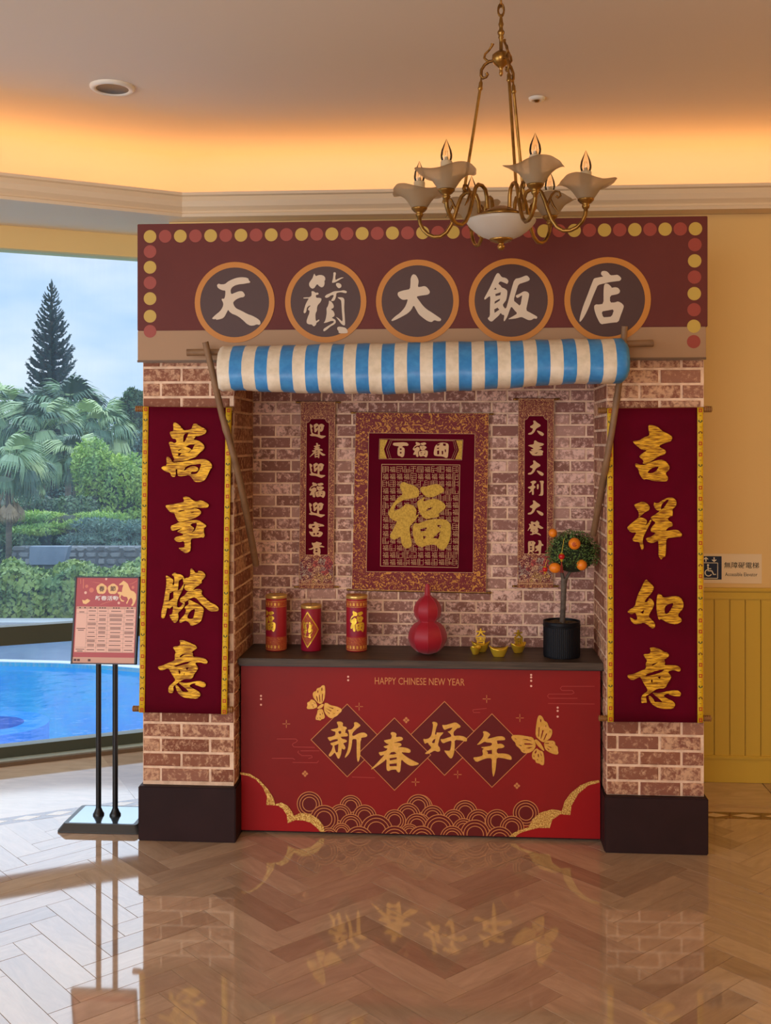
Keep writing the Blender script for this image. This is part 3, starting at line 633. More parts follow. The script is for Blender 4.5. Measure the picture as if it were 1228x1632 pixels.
G['sheng'] = (250, 900, K2, [["165,200 200,205 300,270 310,310 285,370 325,385 330,220 285,200 285,175 330,145 370,165 450,180 505,225 525,300 510,370 470,490 420,580 380,680 375,800 440,790 500,700 530,720 500,790 450,850 395,890 405,990 385,1050 340,1085 300,1060 225,935 290,925 310,750 240,825 195,790 165,930 135,1000 85,995 85,880 130,700 150,560 175,400 180,280", "240,530 310,490 310,620 220,680", "410,300 480,250 500,350 440,450 390,480"],
 ["515,250 610,235 625,170 625,80 650,70 690,110 715,150 765,150 770,110 810,115 870,135 910,200 890,240 830,300 840,330 810,360 720,420 665,480 720,455 800,450 850,480 825,540 880,600 990,700 1100,750 1155,810 1150,850 1110,865 980,865 900,790 830,730 720,600 640,620 560,670 500,720 430,690 435,620 520,570 570,500 600,490 540,480 505,425 530,390 515,340"],
 ["580,670 620,655 700,700 790,740 880,820 860,920 830,1040 770,1095 640,1145 600,1070 530,1035 440,1085 415,1050 440,1010 520,930 550,840 510,790 600,730", "560,980 620,860 720,810 690,960 670,1010 600,1005"]])
G['yil'] = (245, 1012, K1, [["495,100 580,98 700,150 810,195 855,250 800,290 745,325 770,370 765,425 880,430 1000,455 1060,520 1040,560 980,560 920,530 800,540 870,640 850,690 800,750 760,840 710,865 630,855 560,880 490,920 440,965 380,1010 390,1080 375,1130 300,1130 285,1080 300,1000 380,930 430,880 380,800 330,720 290,640 140,710 70,620 160,600 300,540 420,490 410,400 435,325 365,230 490,220 530,160", "510,410 560,375 640,360 580,400 520,440", "385,605 600,530 750,505 660,560 430,620", "480,700 510,685 525,730 505,770", "620,640 685,630 655,690", "585,760 610,740 600,785"],
 ["490,930 530,925 620,940 700,930 800,905 900,895 980,915 1020,960 1010,1010 960,1025 890,1000 800,965 830,940 760,945 690,990 760,1040 860,1090 915,1140 910,1190 850,1245 720,1240 610,1225 520,1180 460,1110 420,980 460,980 530,1060 560,1110 640,1115 690,1110 640,1050 540,980"]])
G['ji'] = (995, 670, K1, [["460,90 550,95 640,125 700,180 740,215 850,265 935,325 905,410 800,435 670,490 690,535 780,570 810,620 770,670 680,690 560,770 440,840 345,850 375,795 285,715 290,690 350,640 440,585 350,580 270,530 160,430 170,400 280,395 380,330 490,295 465,190"],
 ["200,850 240,840 300,870 390,870 500,820 630,780 740,770 820,820 880,910 860,980 820,1000 795,1050 850,1120 830,1185 770,1195 560,1185 430,1145 360,1160 290,1060 265,950 215,910", "430,1030 500,950 590,910 670,905 620,980 540,1035"]])
G['xiang'] = (990, 785, K2, [["230,225 300,200 390,165 460,195 525,260 510,330 440,360 370,420 312,468 322,440 320,360 260,280"],
 ["312,468 370,465 440,490 475,530 455,590 430,640 500,560 540,500 560,520 470,690 400,830 390,920 410,1000 400,1065 370,1065 345,990 330,920 220,910 200,870 240,810 280,740 170,745 95,660 150,600 240,530"],
 ["535,465 620,410 720,340 650,330 595,250 605,180 640,200 690,195 760,140 860,95 950,92 1010,140 1020,200 1005,260 940,310 950,360 945,440 890,450 855,490 880,530 935,555 950,600 940,630 870,650 830,690 820,715 900,705 990,690 1060,705 1125,770 1110,825 980,830 830,850 825,1000 815,1190 770,1205 735,1255 685,1180 690,1000 680,890 610,930 540,940 480,915 450,860 480,840 560,820 640,745 550,735 540,690 560,640 640,560 570,515", "730,290 740,230 790,170 850,130 885,135 830,220 780,290 735,320"]])
G['ru'] = (990, 915, K2, [["425,130 465,95 500,140 600,230 590,290 540,370 470,440 420,520 480,520 510,450 550,460 595,510 605,570 570,650 520,730 500,790 560,850 620,910 620,990 580,1010 540,995 480,940 410,900 330,925 240,930 185,890 150,800 190,820 250,855 300,840 260,710 180,750 110,710 120,680 250,600 270,490 310,370 370,250", "345,715 430,655 400,735"],
 ["670,370 700,365 750,395 775,440 900,415 1050,410 1120,460 1155,560 1140,640 1060,730 1050,780 1120,840 1110,890 1020,935 860,910 740,835 690,855 665,760 645,620 650,480", "800,610 860,560 975,530 930,640 860,740 800,735"]])
G['yir'] = (990, 1025, K1, [["545,90 620,80 720,100 820,165 900,185 930,240 870,300 830,315 850,380 830,430 950,430 1080,435 1150,480 1150,540 1110,555 1020,520 890,550 975,650 940,720 900,780 850,880 700,885 600,950 530,1000 470,1030 480,1090 495,1165 440,1160 390,1175 380,1110 390,1040 430,990 510,940 500,890 440,800 370,665 340,660 200,735 105,650 130,615 230,605 350,550 480,500 470,400 500,340 450,270 420,215 550,210 570,150", "580,430 620,395 715,370 660,410 600,440", "455,620 640,550 790,510 850,520 700,600 490,650", "570,730 590,705 610,735 590,790", "700,665 770,640 750,700", "670,800 700,780 700,800"],
 ["595,965 720,975 820,960 900,935 1000,920 1110,925 1165,980 1140,1040 1080,1045 910,1000 950,985 880,985 810,1030 900,1090 1000,1130 1055,1200 1000,1285 850,1285 720,1265 620,1215 560,1150 520,1040 560,1030 620,1090 650,1155 700,1145 810,1160 740,1090 650,1020"]])
G['xin'] = (515, 1140, K3, [["325,170 360,150 430,152 485,190 470,265 520,275 560,285 580,325 540,355 545,395 525,420 580,440 605,480 590,515 480,520 420,530 460,575 540,590 580,620 570,655 480,680 520,740 545,790 520,840 480,830 450,800 440,930 400,1040 375,1065 345,1045 280,900 240,950 190,1000 150,1010 125,975 160,920 210,840 235,740 195,730 165,680 230,665 350,625 360,590 300,580 220,605 165,630 140,610 95,540 200,525 290,490 300,400 230,385 175,350 250,335 360,310 365,260", "360,400 400,380 440,390 435,440 400,460 380,440", "270,740 370,700 355,900 310,910 285,830"],
 ["745,175 800,162 850,185 915,245 880,280 810,330 760,380 710,440 705,500 760,500 840,450 920,425 1000,420 1060,455 1080,495 1050,530 920,550 930,590 905,650 905,980 880,1090 850,1145 830,1110 815,980 815,620 805,580 710,580 700,700 670,850 630,940 580,1000 530,1040 525,1015 580,890 610,780 630,600 630,420 590,355 690,345 740,290 760,240"]])
G['chun'] = (585, 1160, K4, [["500,125 530,90 590,95 640,130 620,205 700,190 760,205 780,245 750,275 650,300 560,335 640,320 720,330 750,365 730,395 650,420 780,420 870,440 930,470 945,510 920,545 830,535 735,530 800,590 900,660 1030,730 1130,775 1090,805 960,830 880,800 800,740 740,680 730,820 715,950 680,975 640,940 630,905 520,910 460,945 420,915 415,820 420,670 360,730 260,800 140,880 85,910 90,880 180,800 300,670 375,585 340,590 285,610 240,530 330,520 420,490 440,445 390,440 345,405 420,385 475,355 410,335 350,275 440,255 520,240 535,170", "475,580 520,530 590,520 640,560 560,580", "485,660 640,640 640,680 490,710", "480,785 640,770 640,830 485,835"]])
G['hao'] = (665, 1140, K4, [["315,150 360,138 420,155 440,195 410,260 375,420 410,420 415,370 470,375 570,370 540,410 490,460 470,540 440,650 490,710 490,780 440,795 370,765 290,810 210,845 155,830 230,770 310,700 240,630 235,600 200,595 160,625 130,550 125,510 180,520 250,500 300,440 325,320 340,210", "315,580 345,530 390,510 370,600 325,605"],
 ["530,205 600,215 720,180 820,150 890,185 945,240 910,275 870,275 800,340 780,385 790,450 900,440 1000,455 1075,500 1075,560 1040,570 960,545 805,530 810,650 800,790 760,920 720,940 680,910 570,760 630,770 710,770 730,650 740,545 640,575 560,610 520,580 495,515 560,520 640,490 740,460 720,410 645,350 700,345 770,265 700,275 630,300 590,320 560,290"]])
G['nian'] = (745, 1155, K3, [["365,170 410,155 480,175 555,235 520,285 475,345 600,320 720,285 840,280 900,310 920,360 890,380 700,385 720,420 725,475 800,460 860,480 905,530 860,570 710,580 710,705 880,700 1000,725 1070,780 1075,850 1030,860 880,820 705,800 700,920 670,1160 625,1290 600,1170 590,1000 590,820 480,815 340,860 205,920 120,800 250,790 380,750 350,620 400,590 310,550 430,540 590,510 590,440 470,435 410,410 300,480 215,495 280,430 380,300 390,220", "450,635 590,615 595,715 490,715 490,670"]])
G['ying'] = (488, 670, 26.44, [["160,170 190,165 250,200 285,260 260,300 225,330 260,390 265,440 250,480 300,550 420,580 560,600 620,630 790,640 800,665 650,755 600,740 430,670 340,655 220,655 165,620 160,595 240,565 200,480 180,330"], ["315,200 370,170 430,130 510,180 500,230 460,250 400,300 395,360 490,300 480,400 420,470 400,500 340,490 345,400 325,290"], ["480,230 580,160 660,155 760,230 720,260 700,400 630,475 560,470 565,620 480,640 490,480", "575,270 602,285 602,345 575,385"]])
G['fuu'] = (488, 826, 19.17, [["130,270 130,180 155,140 190,155 270,140 245,90 300,70 345,120 420,145 480,165 525,220 400,235 350,250 400,310 380,360 340,390 420,400 475,440 470,500 430,570 380,595 345,570 210,575 170,510 135,410 150,400 200,420 240,400 215,330 210,290 160,310", "205,215 290,200 270,260 215,270", "350,190 400,175 395,205", "240,470 280,450 290,520 250,530", "330,450 380,440 375,500 325,510"]])
G['gui'] = (488, 826, 19.17, [["155,720 200,740 265,720 285,685 340,710 430,730 430,780 350,830 430,825 510,870 490,890 400,880 350,885 390,920 400,1080 380,1110 410,1190 395,1210 340,1180 300,1120 260,1160 210,1190 195,1180 230,1130 195,1080 215,920 150,970 80,965 70,940 140,920 200,880 190,830 165,790", "255,930 320,920 310,965 260,965", "255,1010 310,990 320,1055 255,1055"]])
G['facai'] = (834, 826, 19.17, [["215,120 260,85 330,125 380,110 420,55 450,90 500,150 470,190 520,240 620,310 590,340 520,345 440,290 440,350 460,390 450,440 420,470 500,500 545,560 525,575 460,540 400,510 330,520 280,550 210,545 200,525 260,510 280,470 250,430 225,440 210,400 230,350 200,330 145,415 130,400 170,320 200,250 165,180 190,170 230,190 240,150", "290,200 350,190 380,240 340,250", "310,365 345,380 325,402", "318,456 352,456 340,488"]])
G['cai'] = (834, 826, 19.17, [["175,740 250,735 330,730 350,760 380,770 370,820 345,840 350,1030 280,1050 345,1100 335,1120 270,1070 230,1050 190,1130 160,1115 185,1060 178,950", "245,778 282,772 272,815", "222,885 288,885 282,925 228,925", "222,957 288,952 282,995 228,995"], ["440,715 510,710 540,760 545,810 595,840 590,880 540,870 530,950 520,1130 480,1170 440,1160 375,1115 390,1105 450,1130 470,1100 465,1010 360,1060 355,1040 430,960 385,960 365,920 380,880 450,860 470,760"]])
G['bai'] = (620, 698, 9.333, [["55,80 75,70 250,62 290,95 275,120 215,115 185,130 225,150 230,200 220,270 190,290 160,270 130,265 120,230 125,150 150,125 75,115 55,105", "156,156 184,156 184,178 156,176", "156,208 184,210 182,232 156,230"]])
G['tu'] = (620, 698, 9.333, [["660,210 680,120 720,85 780,65 860,75 885,100 880,200 870,290 840,300 800,275 710,270 665,260", "706,95 762,83 735,112 710,114", "698,150 742,143 732,168", "800,80 842,85 837,122 800,112", "712,190 742,184 742,242 712,246", "778,195 802,190 802,242 782,246", "824,170 842,170 842,212 828,212"]])
G['xda'] = (815, 635, 10.533, [["355,355 385,350 415,385 470,425 472,450 430,475 400,500 375,560 330,600 280,600 285,575 330,560 350,520 355,490 320,480 308,455 350,430 368,400"], ["410,525 450,535 500,560 525,590 510,622 480,618 440,580"]])
G['xji'] = (815, 635, 10.533, [["365,670 385,668 410,700 490,725 485,755 420,785 460,795 462,812 440,830 360,865 325,850 320,835 360,820 330,790 285,765 300,750 360,740"], ["300,860 330,868 440,835 485,865 470,900 475,945 350,950 320,910", "365,905 415,880 395,910"]])
G['li'] = (815, 635, 10.533, [["305,1380 370,1350 405,1370 395,1395 370,1410 365,1440 395,1465 380,1490 362,1500 368,1590 355,1615 335,1600 340,1540 300,1575 290,1560 330,1510 280,1490 275,1470 335,1450 340,1405"], ["410,1420 440,1415 435,1505 412,1510"], ["445,1360 510,1355 515,1385 505,1420 510,1600 490,1625 430,1620 470,1590 470,1400"]])
BFL1 = (480, 1080, K3, [["460,240 510,185 570,185 585,300 580,420 560,540 500,640 430,640 350,560 290,480 275,390 310,340 360,330 380,260", "490,250 515,240 515,310 490,325", "390,320 415,310 415,360 395,375", "505,390 525,400 520,560 500,610 500,480", "430,420 450,420 465,600 445,590", "360,440 385,460 415,600 395,580 370,500"],
 ["390,680 330,560 240,525 205,580 140,610 150,680 125,740 160,770 280,765 380,730", "290,600 370,645 310,625", "240,660 320,665 270,675", "270,710 320,700 290,730"],
 ["560,620 640,620 700,670 850,700 950,740 995,780 980,830 920,880 880,930 740,1000 670,970 600,900 550,800", "640,705 790,745 770,765", "590,740 740,810 720,825", "570,790 700,870 690,885", "860,790 920,795 890,815", "770,870 830,870 800,885"],
 ["400,780 520,760 555,880 580,960 550,1005 490,1020 470,1050 410,1035 350,1030 350,960 385,880", "440,870 480,900 460,925", "500,820 530,890 515,900", "380,980 410,985 390,1010", "440,970 475,985 460,1005"],
 ["380,750 420,700 500,640 560,650 520,720 440,765"]])
BFL2 = (805, 1130, 12.926, [["620,560 625,400 650,220 680,135 720,125 770,170 800,245 860,270 900,390 960,420 965,500 930,590 860,650 780,690 700,640", "715,200 740,220 735,275 715,260", "820,325 840,345 830,390", "910,440 925,460 915,490", "685,370 705,380 690,580 675,560", "760,430 790,440 735,620 725,600", "840,500 860,510 800,640 780,640"],
 ["600,650 560,580 440,560 300,535 150,535 115,580 150,640 205,690 215,750 300,820 330,880 400,915 500,900 580,850 630,760", "185,600 260,630 200,620", "345,620 450,620 560,665 430,640", "380,705 500,705 580,735 400,735", "260,735 340,750 320,765", "420,800 580,775 490,815", "360,855 410,865 380,872"],
 ["790,700 850,650 990,650 1025,690 1025,740 1080,780 1080,860 1095,900 1070,940 980,925 880,880 810,820", "810,705 900,695 890,715 820,715", "860,755 960,790 930,800", "840,800 910,830 890,845", "950,695 980,690 970,705"],
 ["640,800 560,880 540,960 560,1030 610,1045 630,1110 700,1120 730,1150 780,1160 800,1120 800,980 770,870 700,850", "640,840 640,890 610,925 600,890", "665,930 685,920 690,1000 670,980", "710,880 750,950 740,975", "575,960 595,960 590,995", "650,1030 670,1035 660,1070", "740,1065 755,1070 750,1095"],
 ["590,640 640,620 720,690 800,830 795,870 740,830 650,740"]])

# ------------------------------------------------------------------ brick-faced pillars and backdrop
def brick_variants(m, n=5):
    out = []
    for s_ in range(n):
        rr = random.Random(s_+3); mb = MB()
        b = [(-.5,-.5),(-.17,-.5),(.17,-.5),(.5,-.5),(.5,0),(.5,.5),(.17,.5),(-.17,.5),(-.5,.5),(-.5,0)]
        f = [(x*.965+rr.uniform(-.012,.012), z*.9+rr.uniform(-.05,.05)) for x, z in b]
        n_ = len(b)
        mb.add([(x, 0, z) for x, z in b]+[(x, -1+rr.uniform(-.15, .15), z) for x, z in f]+[(0, -1.05, 0)],
               [(i, (i+1) % n_, n_+(i+1) % n_, n_+i) for i in range(n_)]+[(n_+i, n_+(i+1) % n_, 2*n_) for i in range(n_)])
        out.append(mb.mesh('brick', m))
    return out
BV, BV2 = brick_variants(M_BRICK), brick_variants(M_BRICK2)
def bricks(parent, var, P, du, u0, u1, z0, z1, pitch, blen, zoff, joint, rotz, dep=.004, gap=.010, skip=None, limit=999, half=.5):
    """courses of bricks on a vertical face: P(u, z) world point; joint = u of a joint on even courses"""
    k0 = math.floor((z0-zoff)/pitch)-1; n = 0
    for k in range(k0, k0+80):
        a, b = zoff+k*pitch+gap/2, zoff+(k+1)*pitch-gap/2
        a, b = max(a, z0), min(b, z1)
        if b-a < .008: continue
        off = joint+(blen*half if k % 2 else 0)
        i0 = math.floor((u0-off)/blen)-1
        for i in range(i0, i0+60):
            c, d = off+i*blen+gap/2, off+(i+1)*blen-gap/2
            c, d = max(c, u0), min(d, u1)
            if d-c < .012: continue
            if skip and skip(c, d, a, b): continue
            if n >= limit: return
            n += 1
            inst('brick', random.choice(var), parent, P((c+d)/2, (a+b)/2), (0, 0, rotz), (d-c, dep*random.uniform(.8, 1.2), b-a))
PX = {'l': (-1.313, -.933), 'r': (.584, .967)}
PBACK, HDZ = .42, 1.972
def pillar(side, label):
    x0, x1 = PX[side]; t = thing('brick_pillar', label, 'pillar', ((x0+x1)/2, PBACK/2, 0), None)
    mb = MB(); mb.box((x0, 0, .19), (x1, PBACK, HDZ-.002)); mb.build('mortar_core', M_MORTAR, t)
    mb = MB(); mb.box((x0-.012, -.03, .0005), (x1+(.012 if side == 'r' else .014), PBACK+.004, .225), 0, .004); mb.build('plinth', M_PLINTH, t)
    if side == 'l':
        bricks(t, BV, lambda u, z: (u, 0, z), 1, x0+.002, x1-.002, .226, HDZ-.004, .0612, .2066, at(256, 586, 0).z, at(256, 600, 0).x, 0, half=.42)
        bricks(t, BV, lambda u, z: (x1, u, z), 1, .003, .385, .226, HDZ-.004, .0612, .2066, at(256, 586, 0).z, .03, PI/2)
    else:
        bricks(t, BV, lambda u, z: (u, 0, z), 1, x0+.002, x1-.002, .226, HDZ-.004, .0612, .1665, at(1018, 588, 0).z, at(1018, 600, 0).x, 0, half=.48)
        bricks(t, BV, lambda u, z: (x0, u, z), 1, .003, .385, .226, HDZ-.004, .0612, .1665, at(1018, 588, 0).z, .05, -PI/2)
    return t
pillar('l', 'red brick booth pillar on the window side, behind the menu stand')
pillar('r', 'red brick booth pillar beside the yellow wainscot')
BWY = .40
bd = thing('brick_backdrop', 'pale worn brick back wall of the booth with three hanging scrolls', 'wall', (-.17, BWY, .7))
mb = MB(); mb.box((PX['l'][1]+.001, BWY, .3), (PX['r'][0]-.001, BWY+.018, HDZ-.002)); mb.build('mortar_panel', M_MORTAR, bd)
def hid(c, d, a, b):                                                   # bricks nothing shows: below the counter top or wholly behind the big scroll
    return b < .72 or (c > -.44 and d < .09 and a > 1.02 and b < 1.73)
bricks(bd, BV2, lambda u, z: (u, BWY, z), 1, PX['l'][1]+.003, PX['r'][0]-.003, .70, 1.93, .0519, .1375, at(420, 641, BWY).z, at(415, 650, BWY).x, 0, dep=.003, gap=.008, skip=hid, limit=300)

# ------------------------------------------------------------------ sign board on top
HY0 = -.05
hb = thing('sign_board', 'wide maroon sign board with five round cream characters on the booth top', 'sign', (-.175, HY0, HDZ))
xl, xr = -1.322, .971; ztop, zband = 2.534, 2.097
mb = MB(); mb.box((xl, HY0, zband), (xr, PBACK, ztop), 0, .002); mb.build('board', M_MAROON, hb)
mb = MB(); mb.box((xl+.001, HY0, HDZ), (xr-.006, PBACK, zband), 0, .002); mb.build('tan_band', M_TAN, hb)
mb = MB(); mb.box((xl+.0, HY0-.002, HDZ-.004), (xr-.006, HY0+.012, HDZ+.004)); mb.build('edge_strip', mat('edge_brown', col(96, 70, 48, 1.4), .5), hb)
mb = MB(); mb.disc((0, 0), 10.4/ppm(-.2, HY0), 0, .0008, 28); dy = mb.mesh('yellow_dot', M_DOTY); dr = mb.mesh('red_dot', M_DOTR)
for i in range(37):
    f = i/36; P = at(239+868.6*f, 377-12.4*f, HY0)
    inst('yellow_dot' if i % 2 == 0 else 'red_dot', dy if i % 2 == 0 else dr, hb, (P.x, HY0, P.z))
for y, c in zip((401, 426, 450.6, 476, 504, 528), 'RYRYYR'):
    P = at(239, y, HY0); inst('yellow_dot' if c == 'Y' else 'red_dot', dy if c == 'Y' else dr, hb, (P.x, HY0, P.z))
for y, c in zip((390, 415.8, 441.6, 468, 493.6, 520, 544.5), 'RYRYRYR'):
    P = at(1107-1.2*(y-365)/100, y, HY0); inst('yellow_dot' if c == 'Y' else 'red_dot', dy if c == 'Y' else dr, hb, (P.x, HY0, P.z))
for (cx, cy, R), g in zip(((373.8, 482, 65), (518.8, 481, 65.8), (664.8, 480, 66.8), (814, 479, 67.8), (967.5, 478, 68.8)), ('tian', 'lai', 'da', 'fan', 'dian')):
    P = at(cx, cy, HY0); r = R/ppm(P.x, HY0)
    mb = MB(); mb.disc((P.x, P.z), r*.99, HY0-.0002, .0026, 56, 0, r*.855); ro = mb.build('ring', M_RING, hb)
    mb = MB(); mb.disc((P.x, P.z), r*.86, HY0-.0002, .0018, 56); mb.build('dark_disc', M_DISC, ro)
    glyph(G[g], HY0-.002, .002).build('brush_character', M_CREAM, ro)

# ------------------------------------------------------------------ counter
CY, CTOP, CPY = .065, .738, .09
x0, x1 = PX['l'][1]+.012, PX['r'][0]-.014
ct = thing('counter', 'red printed new year counter front under a dark wooden top', 'counter', (-.17, CPY, 0))
mb = MB(); mb.box((x0, CPY, .012), (x1, CPY+.02, .706)); mb.build('front_panel', M_RED, ct)
mb = MB(); mb.box((x0+.004, CPY+.021, .0005), (x1-.004, BWY-.004, .704)); mb.build('carcass', M_PLINTH, ct)
mb = MB(); mb.box((x0-.008, CY, .709), (x1+.010, BWY-.0045, CTOP), 0, .003); mb.build('wooden_top', M_WOODTOP, ct)
mb = MB(); mb.box((x0-.004, CY+.006, .7055), (x1+.004, BWY-.006, .7095)); mb.build('top_strip', M_BLACK, ct)
def cp(px, py): v = at(px, py, CPY); return (v.x, v.z)
PPC = ppm(-.17, CPY)
ZB = .0135
def za(zx, zy): return (370+zx/3.961, 1030+zy/3.961)
def zb(zx, zy): return (650+zx/3.8375, 1030+zy/3.8375)
def prs(s, f): return [cp(*f(*p)) for p in pts(s)]
dg = MB(); dl_ = MB()
for j, (cx, cy, hw) in enumerate(((553, 1180, 59), (708, 1176.7, 59.5), (628.3, 1201.7, 58.5), (783.5, 1196, 59))):
    y_ = CPY-.0006*(2 if j > 1 else 1)
    c = cp(cx, cy); h_ = hw/PPC
    dm = MB(); dm.poly([[(c[0]-h_, c[1]), (c[0], c[1]-h_), (c[0]+h_, c[1]), (c[0], c[1]+h_)]], y_, .0004); d_o = dm.build('diamond', M_DRED, ct)
    mm = MB(); i_ = h_-1.5/PPC
    mm.poly([[(c[0]-h_, c[1]), (c[0], c[1]-h_), (c[0]+h_, c[1]), (c[0], c[1]+h_)], [(c[0]-i_, c[1]), (c[0], c[1]-i_), (c[0]+i_, c[1]), (c[0], c[1]+i_)]], y_-.0004, .0002)
    mm.build('gold_outline', M_GOLDL, d_o)
for g in ('xin', 'chun', 'hao', 'nian'): glyph(G[g], CPY-.0022, .0006).build('brush_character', M_GOLDP, ct)
glyph(BFL1, CPY-.0022, .0005, None, 1.001).build('butterfly', M_GOLDP, ct); glyph(BFL2, CPY-.0022, .0005, None, 1.001).build('butterfly', M_GOLDP, ct)
mb = MB(); a = cp(597, 1090.5); b = cp(740, 1081.5); text_on(mb, 'HAPPY CHINESE NEW YEAR', a[0], a[1], b[0], b[1], CPY-.0006, .0003, .002); mb.build('lettering', M_GOLDL, ct)
# waves of stacked ring medallions
waves = [za(487, 997)+(80,), zb(72, 985)+(80,), za(748, 1010)+(70,), za(1175, 1010)+(75,), zb(350, 1015)+(75,), zb(720, 1020)+(80,), za(683, 1065)+(68,), za(835, 1075)+(75,), za(1110, 1065)+(75,), zb(150, 1045)+(75,), zb(280, 1065)+(70,), zb(430, 1070)+(75,), zb(545, 1070)+(75,),
 za(580, 1090)+(88,), za(1025, 1100)+(70,), zb(70, 1095)+(75,), zb(635, 1110)+(75,), zb(340, 1120)+(70,), za(750, 1130)+(72,), za(1165, 1130)+(75,), zb(190, 1120)+(95,), zb(410, 1150)+(92,), za(910, 1165)+(103,), zb(0, 1165)+(60,), zb(270, 1170)+(75,), za(1120, 1180)+(60,), za(690, 1175)+(60,), za(610, 1205)+(60,), zb(85, 1180)+(85,), zb(560, 1185)+(85,), za(800, 1225)+(90,), za(1025, 1225)+(92,)]
def flatarc(c, r, n=40): return [(c[0]+r*math.cos(2*PI*k/n), max(ZB, c[1]+r*math.sin(2*PI*k/n))) for k in range(n)]
wv = MB()
for j, (px, py, r) in enumerate(waves):
    c = cp(px, py); rr = r/3.9/PPC; y_ = CPY-.0004-.00007*j
    o_ = flatarc(c, rr); wv.poly([o_], y_, .00003, 0)
    for fr_ in (1.0, .80, .58):
        A, B = flatarc(c, rr*fr_), flatarc(c, rr*fr_-1.3/PPC); n = len(A); vs = [(p[0], y_-.00005, p[1]) for p in A+B]
        wv.add(vs, [(k, (k+1) % n, n+(k+1) % n, n+k) for k in range(n) if A[k][1] > ZB+1e-6 or A[(k+1) % n][1] > ZB+1e-6], 1)
wv.build('wave_rings', [M_DRED, M_GOLDL], ct)
# gold-rimmed cloud corners
Yc = CPY-.0032
L_in = "50,808 100,815 150,840 195,890 220,950 215,1000 240,1000 290,1005 320,1025 345,1065 350,1115 400,1095 450,1098 500,1115 540,1150 555,1180"
L_out = "50,793 110,803 170,840 225,900 262,960 270,995 310,985 350,1005 380,1045 388,1070 430,1050 490,1055 545,1090 575,1130 583,1182"
R_in = "1168,832 1100,850 1040,900 1000,970 990,1030 930,1025 880,1060 865,1110 800,1108 720,1128 680,1142 655,1178"
R_out = "1168,817 1110,825 1050,850 990,900 955,950 940,1005 880,995 810,1015 760,1055 735,1105 680,1122 640,1142 618,1172"
def clampb(ps): return [(p[0], max(ZB, p[1])) for p in ps]
li, lo = clampb(prs(L_in, za)), clampb(prs(L_out, za)); ri, ro_ = clampb(prs(R_in, zb)), clampb(prs(R_out, zb))
for q in (lo+li[::-1], ro_+ri[::-1]): mb = MB(); mb.poly([q], Yc, .0004); mb.build('glitter_cloud_edge', M_GLIT, ct)
for q in (li+[(li[-1][0], ZB), (x0+.001, ZB), (x0+.001, li[0][1])], ri+[(ri[-1][0], ZB), (x1-.001, ZB), (x1-.001, ri[0][1])]): mb = MB(); mb.poly([q], Yc, .0003); mb.build('red_cloud_corner', M_RED2, ct)
# small printed ornaments
mb = MB(); mb.disc((0, 0), 1.7/PPC, 0, .0002, 12); dme_ = mb.mesh('printed_dot', M_PINKDOT)
for (x, y) in (za(181,313), za(181,333), za(181,369), za(731,192), za(731,214), zb(752,175), zb(752,190), zb(752,211), zb(752,243), zb(914,375), zb(914,395), zb(914,430)):
    c = cp(x, y); inst('printed_dot', dme_, ct, (c[0], CPY-.0005, c[1]))
mb = MB()
for a_ in range(4):
    dx, dy_ = math.cos(a_*PI/2)/PPC, math.sin(a_*PI/2)/PPC; line2(mb, (dx*1.0, dy_*1.0), (dx*6.2, dy_*6.2), .9/PPC, 0, .0002)
spm = mb.mesh('printed_sparkle', M_GOLDL)
for q in (za(341,490), za(800,380), za(1156,857), zb(480,322), zb(683,438), zb(303,784), zb(46,830)): c = cp(*q); inst('printed_sparkle', spm, ct, (c[0], CPY-.0005, c[1]))
mb = MB(); h_ = 2.4/PPC
for dx, dy_ in ((-2.9,0), (2.9,0), (0,-2.9), (0,2.9)):
    a_, b_ = dx/PPC, dy_/PPC; mb.poly([[(a_-h_, b_), (a_, b_-h_), (a_+h_, b_), (a_, b_+h_)]], 0, .0002)
qm = mb.mesh('printed_clover', M_GOLDL)
for q in (za(459,804), za(1097,466), zb(665,853)): c = cp(*q); inst('printed_clover', qm, ct, (c[0], CPY-.0005, c[1]))
for seg, f in (("280,585 400,585 412,595 400,607 385,612 378,622 388,635 520,638", za), ("430,660 550,660", za), ("250,707 380,707 395,715", za), ("420,660 412,668 425,680 440,690 500,690 505,702 480,708", za), ("380,733 535,735 545,722", za), ("755,825 900,830", za),
 ("1140,245 940,245 930,258 940,270 1005,270 1015,285 1000,292 860,292 852,305 862,318 1035,318", zb), ("855,350 1140,353", zb), ("395,388 480,380", zb), ("395,388 400,405 440,405", zb)):
    P = [f(*p) for p in pts(seg)]; mb = MB()
    for a, b in zip(P, P[1:]): line2(mb, cp(*a), cp(*b), .9/PPC, CPY-.0004, .0001)
    mb.build('cloud_line', M_FAINT, ct)

